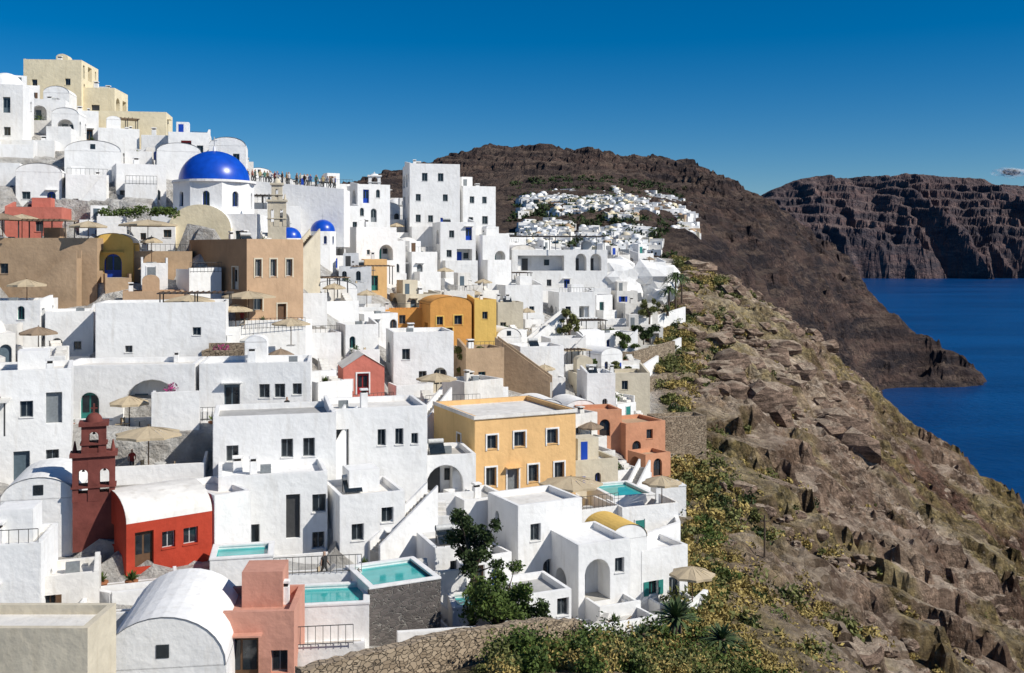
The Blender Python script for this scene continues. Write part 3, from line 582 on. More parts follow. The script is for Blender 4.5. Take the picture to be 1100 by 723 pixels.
pool(8.2,83,-19.9,3.8,5.2,20); pool(-11.8,84,-15.0,3.8,2.6,12); pool(13.5,96,-22,3,2.4,12)
def terrace(x,y,z,w,d,rot,m='paving',par=.8,skip='',wm='white',steps=0,name='terrace'):
    mb=MB(); mb.box(0,w,0,d,-4.5,0,wm); mb.poly([(.2,.2,.004),(w-.2,.2,.004),(w-.2,d-.2,.004),(.2,d-.2,.004)],m)
    if 'f' not in skip: mb.box(0,w,0,.2,.002,par,wm)
    if 'l' not in skip: mb.box(0,.2,.2,d,.002,par*U_(.8,1.1),wm)
    if 'r' not in skip: mb.box(w-.2,w,.2,d,.002,par*U_(.8,1.1),wm)
    if 'b' in skip: mb.box(.2,w-.2,d-.2,d,.002,par*1.6,wm)
    if steps: inner_steps(mb,w-1.1,w-.21,.5,d,0.005,steps,'white2')
    if d>2.4 and R()<.3:
        a=U_(.5,w-1.4); mb.box(a,a+.8,-.03,-.004,-2.3,-.4,random.choice(DOORS)); mb.box(a-.1,a-.003,-.05,-.004,-2.3,-.3,wm); mb.box(a+.803,a+.9,-.05,-.004,-2.3,-.3,wm)
    mb.make(name,(x,y,z),rot); FOOT.append((x,y,w,d,rot,z,.1,0))
terrace(-13.6,58.4,-19.2,5,3.4,10); terrace(-13.4,51,-20.6,6,3,8,par=.9,skip='r'); terrace(-7.6,61,-20.0,5,3,14,skip='l'); terrace(1.6,77.6,-20.8,7.6,4,25,par=.9)
terrace(8.6,80,-20.6,5,3,20,'white2',par=.7); terrace(4.4,63.4,-24.2,5.5,3.6,28); terrace(-27.5,96.5,-7.2,8,4,20,'tan')
terrace(4,150,-12.4,8,4,10); terrace(-33,93,-7.6,8,3,12); terrace(11,101,-22.6,3,3,16)
terrace(-27,57.4,-18.6,3.6,3,20); terrace(-22,50.8,-18.8,3,3,10); terrace(-28.6,69,-15.4,7.6,4.5,14,par=.9); terrace(-23,56.3,-19,4.4,2.6,20,par=.6,skip='l')
def inside(px,py,f,mar,front):
    x,y,w,d,rot,z0,h,p=f; c=math.cos(math.radians(rot)); s=math.sin(math.radians(rot)); dx=px-x; dy=py-y
    u=dx*c+dy*s; v=-dx*s+dy*c
    return -mar<u<w+mar and -mar-p-front<v<d+mar
CLEAR=[(-18.5,84,7,12,10,0,0,0),(-27.5,72,8,7,8,0,0,0),(-30,90,10,8,15,0,0,0),(-12,114,9,9,12,0,0,0)]
def free(x,y,w,d,rot,mar,front,F=None):
    c=math.cos(math.radians(rot)); s=math.sin(math.radians(rot))
    pts=[(x+w*c*a-d*s*b,y+w*s*a+d*c*b) for a in(0,.33,.67,1) for b in(-.1,.3,.6,1)]
    return not any(inside(px,py,f,mar,front) for px,py in pts for f in (FOOT if F is None else F))
FILL=[]; yy=60.
while yy<205:
    xx=-.53*yy-3
    while xx<float(xe(yy))-5:
        w=U_(3.2,5.6); d=U_(3.8,5.2); rot=U_(8,40); x=xx+U_(-.6,.6); y=yy+U_(-1,1)
        c=math.cos(math.radians(rot)); s=math.sin(math.radians(rot))
        ok=free(x,y,w,d,rot,.2,1.8 if yy<120 else .6) and free(x,y,w,d,rot,0,0,CLEAR)
        if y<68 and x>-34: ok=False
        if ok:
            z=gz(x+w/2*c,y+w/2*s)+U_(-.1,.5)
            h=U_(2.5,3.4) if R()<.82 else U_(4.2,5.0)
            if y>150: h=min(h,3.6)
            wm=random.choices(['white','white2','white3','cream','tan','beige'],[11,3,.8,.5,.3,.5])[0]
            rf=random.choices(['flat','vault','vaultx','dome'],[10,4.5,1,.6])[0]
            if rf!='flat': h=min(h,2.9)
            pt_=random.choice([0,1.8,2.4,2.8])
            H('white_house' if wm[:5]=='white' else wm+'_house',x,y,z,w,d,h,rot,wm,roof=rf,rh=U_(.8,1.2),patio=pt_)
            if pt_: FILL.append((x,y,z,w,rot,h,pt_))
            xx+=w+U_(.3,2.4)
        else: xx+=1.3
    yy+=6.2
print('fill',len(FILL))
# ------------------------------------------------------------------ furniture
def umbrella(x,y,z,r=1.7,h=2.7,m='canvas',rot=0,n=8):
    mb=MB(); mb.tube((0,0,0),(0,0,h+.1),.045,.035,'woodbrown'); mb.box(-.35,.35,-.35,.35,0,.1,'roofgrey')
    ring=[(r*math.cos(2*math.pi*i/n),r*math.sin(2*math.pi*i/n)) for i in range(n)]
    for i in range(n):
        a=ring[i]; b=ring[(i+1)%n]; mid=((a[0]+b[0])/2*.93,(a[1]+b[1])/2*.93)
        for p,q in((a,mid),(mid,b)):
            mb.poly([(0,0,h),(p[0]*.5,p[1]*.5,h-.22),(q[0]*.5,q[1]*.5,h-.25)],m); mb.poly([(p[0]*.5,p[1]*.5,h-.22),(p[0],p[1],h-.52),(q[0],q[1],h-.52),(q[0]*.5,q[1]*.5,h-.25)],m)
            mb.poly([(p[0],p[1],h-.52),(p[0],p[1],h-.68),(q[0],q[1],h-.68),(q[0],q[1],h-.52)],m)
        mb.tube((0,0,h-.7),(a[0]*.5,a[1]*.5,h-.25),.015,.015,'woodbrown',4)
    mb.make('parasol',(x,y,z),rot)
def lounger(x,y,z,rot):
    mb=MB()
    for a in(.1,1.2):
        for b in(.06,.58): mb.box(a,a+.05,b,b+.05,0,.28,'woodbrown')
    mb.box(0,1.3,0,.66,.28,.34,'woodbrown'); mb.box(.02,1.3,.03,.63,.341,.43,'cushion')
    v=[(1.3,.03,.34),(1.3,.63,.34),(1.85,.63,.78),(1.85,.03,.78),(1.26,.03,.43),(1.26,.63,.43),(1.8,.63,.87),(1.8,.03,.87)]
    mb.mesh(v,[(0,1,2,3),(4,5,6,7),(0,1,5,4),(1,2,6,5),(2,3,7,6),(3,0,4,7)],'cushion'); mb.make('sun_lounger',(x,y,z),rot)
def table(x,y,z,rot):
    mb=MB(); mb.tube((0,0,0),(0,0,.7),.04,.04,'metal'); mb.tube((0,0,.7),(0,0,.75),.42,.42,'frame',14); mb.tube((0,0,0),(0,0,.03),.25,.25,'metal',10)
    mb.make('patio_table',(x,y,z),rot)
def chair(x,y,z,rot):
    mb=MB()
    for a in(0,.4):
        for b in(0,.4): mb.box(a,a+.04,b,b+.04,0,.45 if b==0 else .95,'woodbrown')
    mb.box(0,.44,0,.44,.45,.49,'canvas'); mb.box(.04,.4,.4,.43,.6,.92,'canvas'); mb.make('patio_chair',(x,y,z),rot)
def pot(x,y,z,s=1):
    mb=MB(); mb.tube((0,0,0),(0,0,.55*s),.2*s,.32*s,'terracotta',12); mb.tube((0,0,.5*s),(0,0,.6*s),.36*s,.36*s,'terracotta',12)
    for i in range(60):
        a=U_(0,6.28); e=U_(.2,1.4); L=U_(.25,.7)*s; p=Vector((0,0,.6*s)); q=p+Vector((math.cos(a)*math.cos(e),math.sin(a)*math.cos(e),math.sin(e)))*L; s_=Vector((-math.sin(a),math.cos(a),0))*.05
        mb.poly([p-s_*.3,q*.6+p*.4-s_,q,q*.6+p*.4+s_],'leaf')
    mb.make('potted_plant',(x,y,z))
def rail(pts):
    mb=MB()
    for a,b in zip(pts[:-1],pts[1:]):
        L=math.dist(a,b); n=max(2,int(L/.35))
        for i in range(n+1):
            t=i/n; p=[a[k]+(b[k]-a[k])*t for k in range(3)]; mb.tube(p,(p[0],p[1],p[2]+1),.018,.018,'metal',4)
        for h in(.1,1): mb.tube((a[0],a[1],a[2]+h),(b[0],b[1],b[2]+h),.025,.025,'metal',4)
    mb.make('metal_railing')
def pergola(x,y,z,w,d,h,rot,m='darkroof'):
    mb=MB()
    for a in(0,w/2-.05,w-.1):
        for b in(0,d-.1): mb.box(a,a+.1,b,b+.1,0,h,'metal')
    mb.box(-.2,w+.2,-.2,d+.2,h+.002,h+.1,m)
    for i in range(int(w/.5)): mb.box(i*.5,i*.5+.08,-.3,d+.3,h+.102,h+.18,'woodbrown')
    mb.make('pergola',(x,y,z),rot)
yy=58.; nt_=0; PLANT=[]; FLOW=[]
while yy<205:
    xx=-.53*yy-2
    while xx<float(xe(yy))-3:
        w=U_(2.4,4.4); d=U_(2.2,3.2); rot=U_(5,42); x=xx+U_(-.4,.4); y=yy+U_(-.8,.8); c=math.cos(math.radians(rot)); s=math.sin(math.radians(rot))
        if y>62 and free(x,y,w,d,rot,.05,0):
            z=gz(x+w/2*c-d/2*s,y+w/2*s+d/2*c)+U_(-.2,1.0); nt_+=1
            sk=random.choice(['','r','l','b','rb','f']); wm=random.choices(['white','white2','stone','tan'],[10,3,.6,.4])[0]
            terrace(x,y,z,w,d,rot,random.choice(['paving','paving','white2','roofgrey']),U_(.4,1.0),sk,wm,steps=U_(.8,1.8) if R()<.4 else 0)
            mx,my=x+w*.4*c-d*.5*s,y+w*.4*s+d*.5*c
            q=R()
            if q<.16: umbrella(mx,my,z,U_(1.0,1.6),U_(2.2,2.7),random.choice(['canvas','canvas','canvasw','canvasd']),U_(0,90))
            elif q<.26: lounger(mx-.6,my-.3,z,rot+U_(-30,30))
            elif q<.38: pot(mx,my,z,U_(.8,1.3))
            elif q<.46 and y<130: table(mx,my,z,0); chair(mx-.8,my-.2,z,80)
            elif q<.56: rail([(x+.1*c,y+.1*s,z+.3),(x+w*c,y+w*s,z+.3)])
            elif q<.61: pergola(x+.2,y+.1,z,w-.3,d-.3,2.2,rot,random.choice(['canvasd','canvasw','darkroof','canvas']))
            elif q<.82: PLANT.append((mx,my,z+U_(.3,.9),U_(.5,1.1),U_(.5,.9),U_(.5,1.2)))
            elif q<.85: FLOW.append((mx,my,z+U_(.5,1),U_(.4,.8),U_(.4,.7),U_(.4,.7)))
            xx+=w+U_(.1,.5)
        else: xx+=.9
    yy+=3.3
print('terraces',nt_)
def belfry(name,x,y,z,w,h,rot,m,tiers=2):
    mb=MB(); t=.55
    zc=0
    ww=w
    for k in range(tiers):
        hh=h*(.5 if k==0 else .3); a=(w-ww)/2
        nb=2 if k==0 and tiers>1 else 1
        ops=[]; aw=(ww-.5*(nb+1)*.8)/nb*.9
        for i in range(nb):
            c=ww*(i+.5)/nb; ops.append((c-aw/2,aw))
        us=[0]+[q for o in ops for q in(o[0],o[0]+o[1])]+[ww]
        sp=zc+hh*.62
        for i in range(0,len(us),2): mb.box(a+us[i],a+us[i+1],-t,t,zc,zc+hh,m)
        for o in ops:
            cu=a+o[0]+o[1]/2; r=o[1]/2; n=8
            mb.box(a+o[0]+.002,a+o[0]+o[1]-.002,-t*.98,t*.98,sp+r,zc+hh-.002,m)
            for i in range(n):
                a0=math.pi*i/n;a1=math.pi*(i+1)/n
                p=(cu-r*math.cos(a0),sp+r*math.sin(a0)); q=(cu-r*math.cos(a1),sp+r*math.sin(a1)); cor=(cu-r if i<n/2 else cu+r,sp+r)
                for yy_ in(-t*.97,t*.97): mb.poly([(cor[0],yy_,cor[1]),(p[0],yy_,p[1]),(q[0],yy_,q[1])],m)
                mb.poly([(p[0],-t*.97,p[1]),(p[0],t*.97,p[1]),(q[0],t*.97,q[1]),(q[0],-t*.97,q[1])],m)
            mb.tube((cu,0,sp+r*.2),(cu,0,sp+r*.9),r*.35,r*.12,'metal',8)
            mb.box(a+o[0]+.002,a+o[0]+o[1]-.002,-t*.9,t*.9,zc,zc+hh*.18,m)
        mb.box(a-.15,a+ww+.15,-t-.15,t+.15,zc+hh,zc+hh+.22,m); mb.box(a-.08,a+ww+.08,-t-.08,t+.08,zc+hh*.3,zc+hh*.3+.1,m)
        if k<tiers-1:
            for s_ in(-1,1): mb.tube((w/2+s_*(w/2-.12),0,zc+hh+.2),(w/2+s_*(w/2-.12),0,zc+hh+.9),.16,.04,m)
        zc+=hh+.22; ww*=.58
    mb.dome(w/2,0,zc,ww*.62,h*.1,m,10,4); mb.box(w/2-.05,w/2+.05,-.05,.05,zc+h*.08,zc+h*.2,m); mb.box(w/2-.2,w/2+.2,-.045,.045,zc+h*.14,zc+h*.155,m)
    mb.box(.02,w-.02,-t+.02,t-.02,-3,0,m)
    mb.make(name,(x,y,z),rot)
belfry('maroon_bell_tower',-26.6,62.0,-15.0,2.4,5.4,20,'maroon',2)
belfry('cream_bell_tower',-27.3,114.5,3,2,5.5,10,'beige',2)
belfry('white_bell_tower',-21.6,154,10.2,1.8,2.6,10,'white',1)
belfry('white_bell_tower',-3,176,.6,1.6,2.6,10,'white',1)
for a in [(-25.2,98,-7.2,2.6,3.6),(-30.2,96,-7.0,2.6,3.1),(-26,96.4,-7.2,1.6,2.4)]: umbrella(*a,m='canvas')
umbrella(-36.8,103.5,.2,3.0,3.2); umbrella(-25.2,71,-15.4,2.3,3.4,'canvas'); umbrella(4.6,79.8,-20.8,2.5,3.4,'canvas'); umbrella(-49.5,99.5,1.5,1.8,2.4,'canvasd'); umbrella(-29,77.6,-13.3,1.5,2.5,'canvas')
umbrella(12.0,82,-20.4,1.6,2.6,'canvas'); umbrella(12.5,71,-24.4,1.6,2.7,'canvas'); umbrella(-33,118,4.6,1.6,2.4,'canvasw'); umbrella(-50,104.5,1.4,1.9,2.6,'canvas'); umbrella(-7,95,-14,1.9,2.9,'canvas'); umbrella(-42,101.5,.8,1.9,2.4,'canvas')
umbrella(-45,95,-5,1.8,2.6); umbrella(-20.5,95,-8.6,1.8,2.6,'canvas')
for a in [(-12,59.4,-19.2,20),(-10.5,59.7,-19.2,20),(-12.5,51.6,-20.6,95),(10,81,-20.6,30),(3.5,80.2,-20.8,25),(5.4,64.8,-24.2,60),(7.2,66.2,-24.2,60),(-5,62.5,-20,100),(6,151,-12.4,10),(-27.5,70.4,-15.4,20)]: lounger(*a)
for x,y,z in [(-26.5,97.6,-7.2),(-24.4,98.9,-7.2),(2.6,79.2,-20.8),(6,81.0,-20.8),(-28,77,-13.3),(-29.5,94.6,-7.6),(-10,59.6,-19.2),(-30.6,77.6,-13.35),(-24.6,71.6,-15.4)]:
    table(x,y,z,0); chair(x-.9,y-.2,z,80); chair(x+.7,y-.3,z,-80)
for f in FILL:
    x,y,z,w,rot,h,p=f; c=math.cos(math.radians(rot)); s=math.sin(math.radians(rot)); q=R()
    if q<.42: umbrella(x+w*.5*c+p/2*s,y+w*.5*s-p/2*c,z-.04,U_(1.0,1.4),2.4,random.choice(['canvas','canvas','canvasw','canvasd']))
    elif q<.62: PLANT.append((x+w*.25*c+p/2*s,y+w*.25*s-p/2*c,z+.5,.6,.5,.7))
    if q>.3 and y<130: table(x+w*.75*c+p/2*s,y+w*.75*s-p/2*c,z-.04,0); chair(x+w*.6*c+p/2*s,y+w*.6*s-p/2*c,z-.04,70)
pergola(-1,173,.6,17,6,2.2,8,'darkroof'); pergola(-48.5,100.5,1.1,4.5,3,2.1,6,'canvasd'); pergola(-6,141,-9.5,6,3,2.4,12,'canvasw'); pergola(-36,66,-12,3,2.4,2.2,22,'canvasw')
pergola(8,150.4,-12.4,6,3,2.4,10,'darkroof'); pergola(-20,129,-4,5,3,2.3,14,'canvasd'); pergola(-31,90.0,-4.6,6,2.5,1,12,'darkroof')
rail([(-24.2,78.9,-12.9),(-16.4,80.4,-12.9)]); rail([(-13.6,58.4,-18.4),(-8.7,59.2,-18.4)]); rail([(-13.2,50.9,-19.7),(-8,51.6,-19.7)]); rail([(-8,95,-14.2),(-3,96,-14.2)]); rail([(1.6,77.6,-19.9),(8.4,80.8,-19.9)]); rail([(-27,96,-7.2),(-20,99,-7.2)])
mb=MB(); mb.tube((0,0,-1),(0,0,6.0),.11,.08,'bark'); mb.box(-.4,.4,-.04,.04,5.4,5.5,'bark'); mb.make('utility_pole',(22.2,90,-29))
mb=MB(); mb.tube((0,0,0),(0,0,1.2),.03,.03,'metal'); mb.dome(0,0,0,.55,.18,'frame',16,4); o=mb.make('satellite_dish',(-19.4,45.5,-17)); o.rotation_euler=(math.radians(80),0,math.radians(20))
for a in[(-1,58.2,-21.9),(1.2,59.5,-22.4),(-2.2,57.6,-21.6),(-22.6,77.4,-13.3),(5,79.6,-20.8),(-24,98.5,-7.2),(-28,58.4,-18.6),(-9,62.6,-19.8),(6.5,65.6,-24.2),(-33,76.4,-13.3),(-23,57.4,-19),(-21.4,57.6,-19)]: pot(*a)
# ------------------------------------------------------------------ vegetation
def leafmass(name,blobs,n,size,mat,trunk=None,flat=.5):
    V=[]
    for (x,y,z,rx,ry,rz) in blobs:
        k=n
        d=rng.normal(size=(k,3)); d/=np.linalg.norm(d,axis=1)[:,None]; r=rng.random(k)**.4
        bump=.7+.6*vn(d[:,0]*2.3+x*3,d[:,1]*2.3+d[:,2]*2+y*3,3)
        p=np.array([x,y,z])+d*(r*bump)[:,None]*np.array([rx,ry,rz])
        a=rng.normal(size=(k,3)); a/=np.linalg.norm(a,axis=1)[:,None]; b=np.cross(a,rng.normal(size=(k,3))); b/=np.linalg.norm(b,axis=1)[:,None]
        s=(size*(.5+rng.random(k)))[:,None]; V.append(np.stack([p-a*s,p-b*s*flat,p+a*s,p+b*s*flat],1))
    V=np.concatenate(V).reshape(-1,3); me=bpy.data.meshes.new(name); nq=len(V)//4
    tv=[];tf=[]
    if trunk:
        t=MB()
        for q in trunk: t.tube(*q,'bark',6)
        tv=t.v; tf=t.f
    me.from_pydata(V.tolist()+tv,[],np.arange(nq*4).reshape(-1,4).tolist()+[tuple(nq*4+i for i in f) for f in tf])
    me.materials.append(M[mat]); me.materials.append(M['bark']); me.polygons.foreach_set('material_index',[0]*nq+[1]*len(tf)); me.update()
    o=bpy.data.objects.new(name,me); scene.collection.objects.link(o); return o
def tree(name,x,y,z,h,cr,mat='leafdark',nb=16,n=260,size=.16,spread=1.):
    tr=[((x,y,z-1),(x+.1,y,z+h*.4),.16*h/4,.11*h/4)]; bl=[]
    for i in range(nb):
        a=U_(0,6.28); r=cr*math.sqrt(R())*.85; q=(x+r*math.cos(a),y+r*math.sin(a),z+h*U_(.35,.92)); bl.append((*q,cr*U_(.2,.38),cr*U_(.2,.38),cr*U_(.15,.3)))
        tr.append(((x+.1,y,z+h*U_(.25,.45)),q,.06*h/4,.015))
    return leafmass(name,bl,n,size,mat,tr)
tree('dark_tree',-.8,58.0,-22.4,4.8,2.1,'leaf',nb=30,n=200,size=.11); tree('dark_tree',-2.4,61.2,-20.6,5.4,1.8,nb=24,n=210,size=.11); tree('dark_tree',1.0,57.2,-22.8,3.4,1.3,nb=16,n=200,size=.10)
tree('olive_tree',7.8,141,-13,5.6,1.9,'leafolive',14,200); tree('olive_tree',-3.8,134,-12.4,4.8,1.7,'leafolive',12,200); tree('dark_tree',14.5,155,-14,3,1.8,'leaf',10,200,.2)
tree('olive_tree',-4.6,113,-14.2,4,1.6,'leafolive',12,180); tree('dark_tree',20,156,-14,3,2.2,'leafdark',12,200,.2); tree('olive_tree',9.5,130,-17,3.6,1.6,'leaf',10,180); tree('olive_tree',14,134,-17.6,3.4,1.6,'leafolive',10,180); tree('olive_tree',16.5,147,-14.6,3.4,1.8,'leaf',10,180); tree('olive_tree',22,164,-11,3.6,2,'leafolive',12,180)
leafmass('hedge',[(-43+i*.9+U_(-.3,.3),109+U_(-.4,.4),4.4+U_(-.2,.3),.8,.7,.55) for i in range(9)],240,.13,'leaf')
leafmass('climbing_plant',[(-29.5+U_(-.8,.8),60+U_(-.4,.4),-16.6+U_(-.8,.8),.5,.4,.6) for i in range(4)],160,.1,'leafdark')
leafmass('courtyard_plants',PLANT,150,.12,'leaf'); 
if FLOW: leafmass('bougainvillea',FLOW,130,.1,'flower')
def shrubs(name,cnt,fn,rad,n,size,mat,zs=.65):
    bl=[]
    for _ in range(cnt):
        x,y=fn(); r=U_(*rad); z=gz(x,y)
        for k in range(3): bl.append((x+U_(-.6,.6)*r,y+U_(-.6,.6)*r,z+r*.25+U_(0,.3)*r,r*U_(.5,.9),r*U_(.5,.9),r*zs*U_(.6,1.1)))
    leafmass(name,bl,n,size,mat)
def fg():
    while True:
        y=U_(46,60); x=U_(max(-.5,float(xe(y))+1.4),float(xe(y))+9+(y-46)*.45)
        if vn(np.array(x/2.2),np.array(y/2.2),77)>.33: return x,y
def fgw():
    y=U_(44.5,50); return U_((y-46)*1.2-6.5+.9,1),y-.6
shrubs('foreground_shrubs',52,fg,(.7,1.5),260,.10,'leaf',1.0)
shrubs('foreground_shrubs',44,fg,(.6,1.3),240,.09,'leafolive',1.0)
shrubs('foreground_shrubs',10,fg,(.8,1.4),260,.10,'leafdark',1.0)
shrubs('foreground_shrubs',10,fgw,(.35,.7),220,.08,'leafolive',.8)
shrubs('dry_shrubs',48,fg,(.5,1.2),240,.09,'dry',1.0)
shrubs('dry_shrubs',190,lambda:(lambda y:(float(xe(y))+U_(2,13),y))(U_(56,95)),(.5,1.3),160,.12,'dry',.8)
shrubs('slope_scrub',30,lambda:(lambda y:(float(xe(y))+U_(1,8),y))(U_(60,95)),(.6,1.5),200,.13,'leaf',.8)
def band():
    y=U_(70,225); return float(xe(y))+abs(random.gauss(0,7))+.5,y
shrubs('slope_scrub',280,band,(.5,1.7),80,.20,'leafolive'); shrubs('slope_scrub',420,band,(.4,1.6),80,.18,'dry'); shrubs('slope_scrub',80,band,(.6,1.5),80,.2,'leafdark')
def wide():
    y=U_(70,215); return float(xe(y))+U_(4,60),y
shrubs('slope_scrub',600,wide,(.2,.9),24,.16,'dry',.6); shrubs('slope_scrub',300,wide,(.2,.8),24,.15,'leafolive',.6)
def spiky(name,x,y,z,r,n=46,tr=0):
    mb=MB()
    for i in range(n):
        a=U_(0,6.28); e=U_(.1,1.4); L=r*U_(.7,1.05); s_=Vector((-math.sin(a),math.cos(a),0))*.05*r
        pts=[]
        for t in(0,.35,.7,1): pts.append(Vector((math.cos(a)*math.cos(e)*L*t,math.sin(a)*math.cos(e)*L*t,math.sin(e)*L*t-(.35 if not tr else .75)*L*t*t)))
        for k,(w0,w1) in enumerate(((.6,1),(1,.7),(.7,.02))): mb.poly([pts[k]-s_*w0,pts[k+1]-s_*w1,pts[k+1]+s_*w1,pts[k]+s_*w0],'agave')
    mb.tube((0,0,-.8-tr),(0,0,.15),.15*(r if not tr else 1.3),.12*(r if not tr else 1.2),'bark'); mb.make(name,(x,y,z))
spiky('agave',9.8,61,-21.8,2.1,110); spiky('agave',12.4,60.5,-22.9,1.7,90); spiky('agave',13.6,63,-24.4,1.3); spiky('agave',7.6,59.5,-22.2,1.2); spiky('palm_tree',27.8,174,-4.2,3.2,110,4.5); spiky('palm_tree',26.2,171,-6.2,2.6,90,4); spiky('agave',25.5,168,-9.5,1.8); spiky('palm_tree',29.5,178,-4.4,2.6,80,3.5)
# ------------------------------------------------------------------ rocks
bm=bmesh.new(); bmesh.ops.create_icosphere(bm,subdivisions=2,radius=1); IV=np.array([v.co[:] for v in bm.verts]); IF=[tuple(v.index for v in f.verts) for f in bm.faces]; bm.free()
SLOPE=rockmat('slope_rock',(.50,.405,.31),(.36,.27,.205),(.35,.245,.175),(.10,.068,.05),.16,town=True,bumpd=.9,lo=.82,hi=1.10,spk=.45,gv_=(.55,1.4))
ROCKM=rockmat('boulder_rock',(.46,.37,.28),(.28,.21,.155),(.30,.21,.155),(.08,.055,.042),.9,bumpd=.15,spk=.4)
def boulders(name,cnt,fn,rad):
    V=[];F=[];b=0
    for i in range(cnt):
        x,y=fn(); r=U_(*rad)*(1+2*R()**6); z=gz(x,y)
        s=np.array([r*U_(.7,1.5),r*U_(.7,1.3),r*U_(.45,.9)]); d=.6+.8*vn(IV[:,0]*1.7+i*7.7,IV[:,1]*1.7+IV[:,2]*2.1+i,5)
        V.append(IV*d[:,None]*s+np.array([x,y,z+r*.25])); F+=[tuple(b+k for k in f) for f in IF]; b+=len(IV)
    me=bpy.data.meshes.new(name); me.from_pydata(np.concatenate(V).tolist(),[],F); me.materials.append(ROCKM); me.update(); scene.collection.objects.link(bpy.data.objects.new(name,me))
boulders('boulders',2000,wide,(.15,.6)); boulders('boulders',320,lambda:(lambda y:(U_(.18,.36)*y-3,y))(U_(140,212)),(.4,1.4))
mb=MB()
for k in range(22):
    x,y,z,r=U_(17,28),U_(178,187),U_(-9,-1.2),U_(1.6,3.2); d=.65+.7*vn(IV[:,0]*2.4+k*5,IV[:,1]*2.4+IV[:,2]*3,9)
    mb.mesh((IV*d[:,None]*r*np.array([1.2,.9,.9])+np.array([x,y,min(z,-.9-(x-17)*.22)-r*.5])).tolist(),IF,'white')
mb.make('whitewashed_rock')
# ------------------------------------------------------------------ near terrain mesh
xs=np.concatenate([np.arange(-130,-5,1.5),np.arange(-5,113,.5),np.arange(113,186,2)]); ys=np.concatenate([np.arange(14,45,1),np.arange(45,238,.5),np.arange(238,332,2)]); X,Y=np.meshgrid(xs,ys); Z=T(X,Y); town=1/(1+np.exp(-(xe(Y)-X)/.8)); town*=(Y<240)
rk=1-town; dist=np.clip((X-xe(Y))/12,0,1)
rough=np.where(Y>235,1,dist)*rk*np.clip((Y-55)/30,.15,1)
wx=X+8*(fbm(X/14,Y/14,4,201)-.5); wy=Y+8*(fbm(X/14,Y/14,4,205)-.5)
Z=Z-.7*town
Z+=rough*(6.0*(fbm(wx/34,wy/15,6,1,True)-.64)+4.2*(fbm(wx/6,wy/6,5,5,True)-.6)+2.0*(fbm(X/2.2,Y/2.2,4,8,True)-.5))+rk*.5*(fbm(X/2.5,Y/2.5,4,12)-.5)
led=fbm(X/16,Y/16,4,21); ph=(Z+.25*X+7*fbm(X/12,Y/12,5,31))/3.0; tri=ph-np.floor(ph); Z+=rough*np.clip((led-.43)*6,0,1)*2.6*(np.clip(tri*4,0,1)-tri)
for (x,y,w,d,rot,z0,h,p) in FOOT:
    c=math.cos(math.radians(rot)); s=math.sin(math.radians(rot)); i0,i1=np.searchsorted(xs,[x-18,x+18]); j0,j1=np.searchsorted(ys,[y-18,y+18]); sl=(slice(j0,j1),slice(i0,i1))
    dx=X[sl]-x; dy=Y[sl]-y; u=dx*c+dy*s; v=-dx*s+dy*c
    a=(u>-.6)&(u<w+.6)&(v>-.8)&(v<d+.5); Z[sl]=np.where(a,np.minimum(Z[sl],z0+max(h-1.2,-.3)),Z[sl])
    a=(u>-.2)&(u<w+.2)&(v>-p-1.8)&(v<=.4); Z[sl]=np.where(a,np.minimum(Z[sl],z0-.35),Z[sl])
bear=X/Y
pale=np.clip(1-abs(bear-.36-(fbm(X/20,Y/20,3,41)-.5)*.3)/.08,0,1)*np.clip((fbm(X/8,Y/8,4,42)-.33)*5,0,1)*.85*(Y<150)
pale=np.maximum(pale,np.clip((Y-135)/20,0,1)*np.clip((.31+(fbm(X/9,Y/9,4,44)-.5)*.12-bear)/.03,0,1)*.95*rk)
dark=np.clip((bear-.31-(Y-200)*-.0010+(fbm(X/22,Y/22,4,51)-.5)*.3)/.05,0,1)*np.clip((Y-105)/40,0,1)*np.clip((fbm(X/12,Y/12,4,53)-.40)*7,0,1)
scr=np.clip(1-(X-xe(Y))/15,0,1)*rk*np.clip((fbm(X/6,Y/6,4,61)-.25)*4,0,1)
scr=np.maximum(scr,np.clip((fbm(X/8,Y/8,4,63)-.49)*8,0,1)*rk*.75)
grid_mesh('ground',X,Y,Z,SLOPE,{'town':town*(Y<235),'pale':pale,'darkrock':dark*.85,'scrub':scr},smooth=False)
# ------------------------------------------------------------------ mid hills / headland
HP=[(-300,300,10),(-150,400,5),(0,400,-6),(60,400,-30),(120,400,-95),(200,400,-130),(0,500,4),(41,500,5),(86,500,5),(114,500,-20),(150,500,-85),(190,500,-125),(260,500,-140),
(5,600,22),(55,600,28),(98,600,22),(150,600,-30),(185,600,-105),(230,600,-135),(300,600,-140),(150,700,5),(200,700,-50),(238,700,-108),(290,700,-135),(5,750,45),(61,750,47),(130,750,32),(200,750,-18),(262,760,-108),(320,760,-132),(400,740,-140),
(220,830,8),(262,835,-40),(296,832,-104),(330,830,-122),(385,828,-125),(450,850,-140),(325,880,-56),(363,880,-80),(398,880,-104),(425,890,-128),
(8,900,65),(155,900,58),(229,900,30),(280,900,-5),(308,900,-30),(420,930,-125),(380,960,-112),(-50,1100,95),(50,1100,92),(170,1100,85),(250,1100,57),(300,1100,34),(340,1100,5),(378,1100,-40),(400,1100,-100),(440,1100,-130),
(-135,1350,90),(-80,1350,122),(-25,1350,141),(61,1350,133),(160,1350,118),(209,1350,117),(258,1350,88),(307,1350,66),(360,1350,40),(480,1350,-90),(-300,1350,40),(-300,900,20),(-150,750,25),(-25,1700,80),(200,1700,50),(400,1700,-80),(500,1700,-150),(520,500,-160),(520,1000,-160)]
T2=RBF(HP,12)
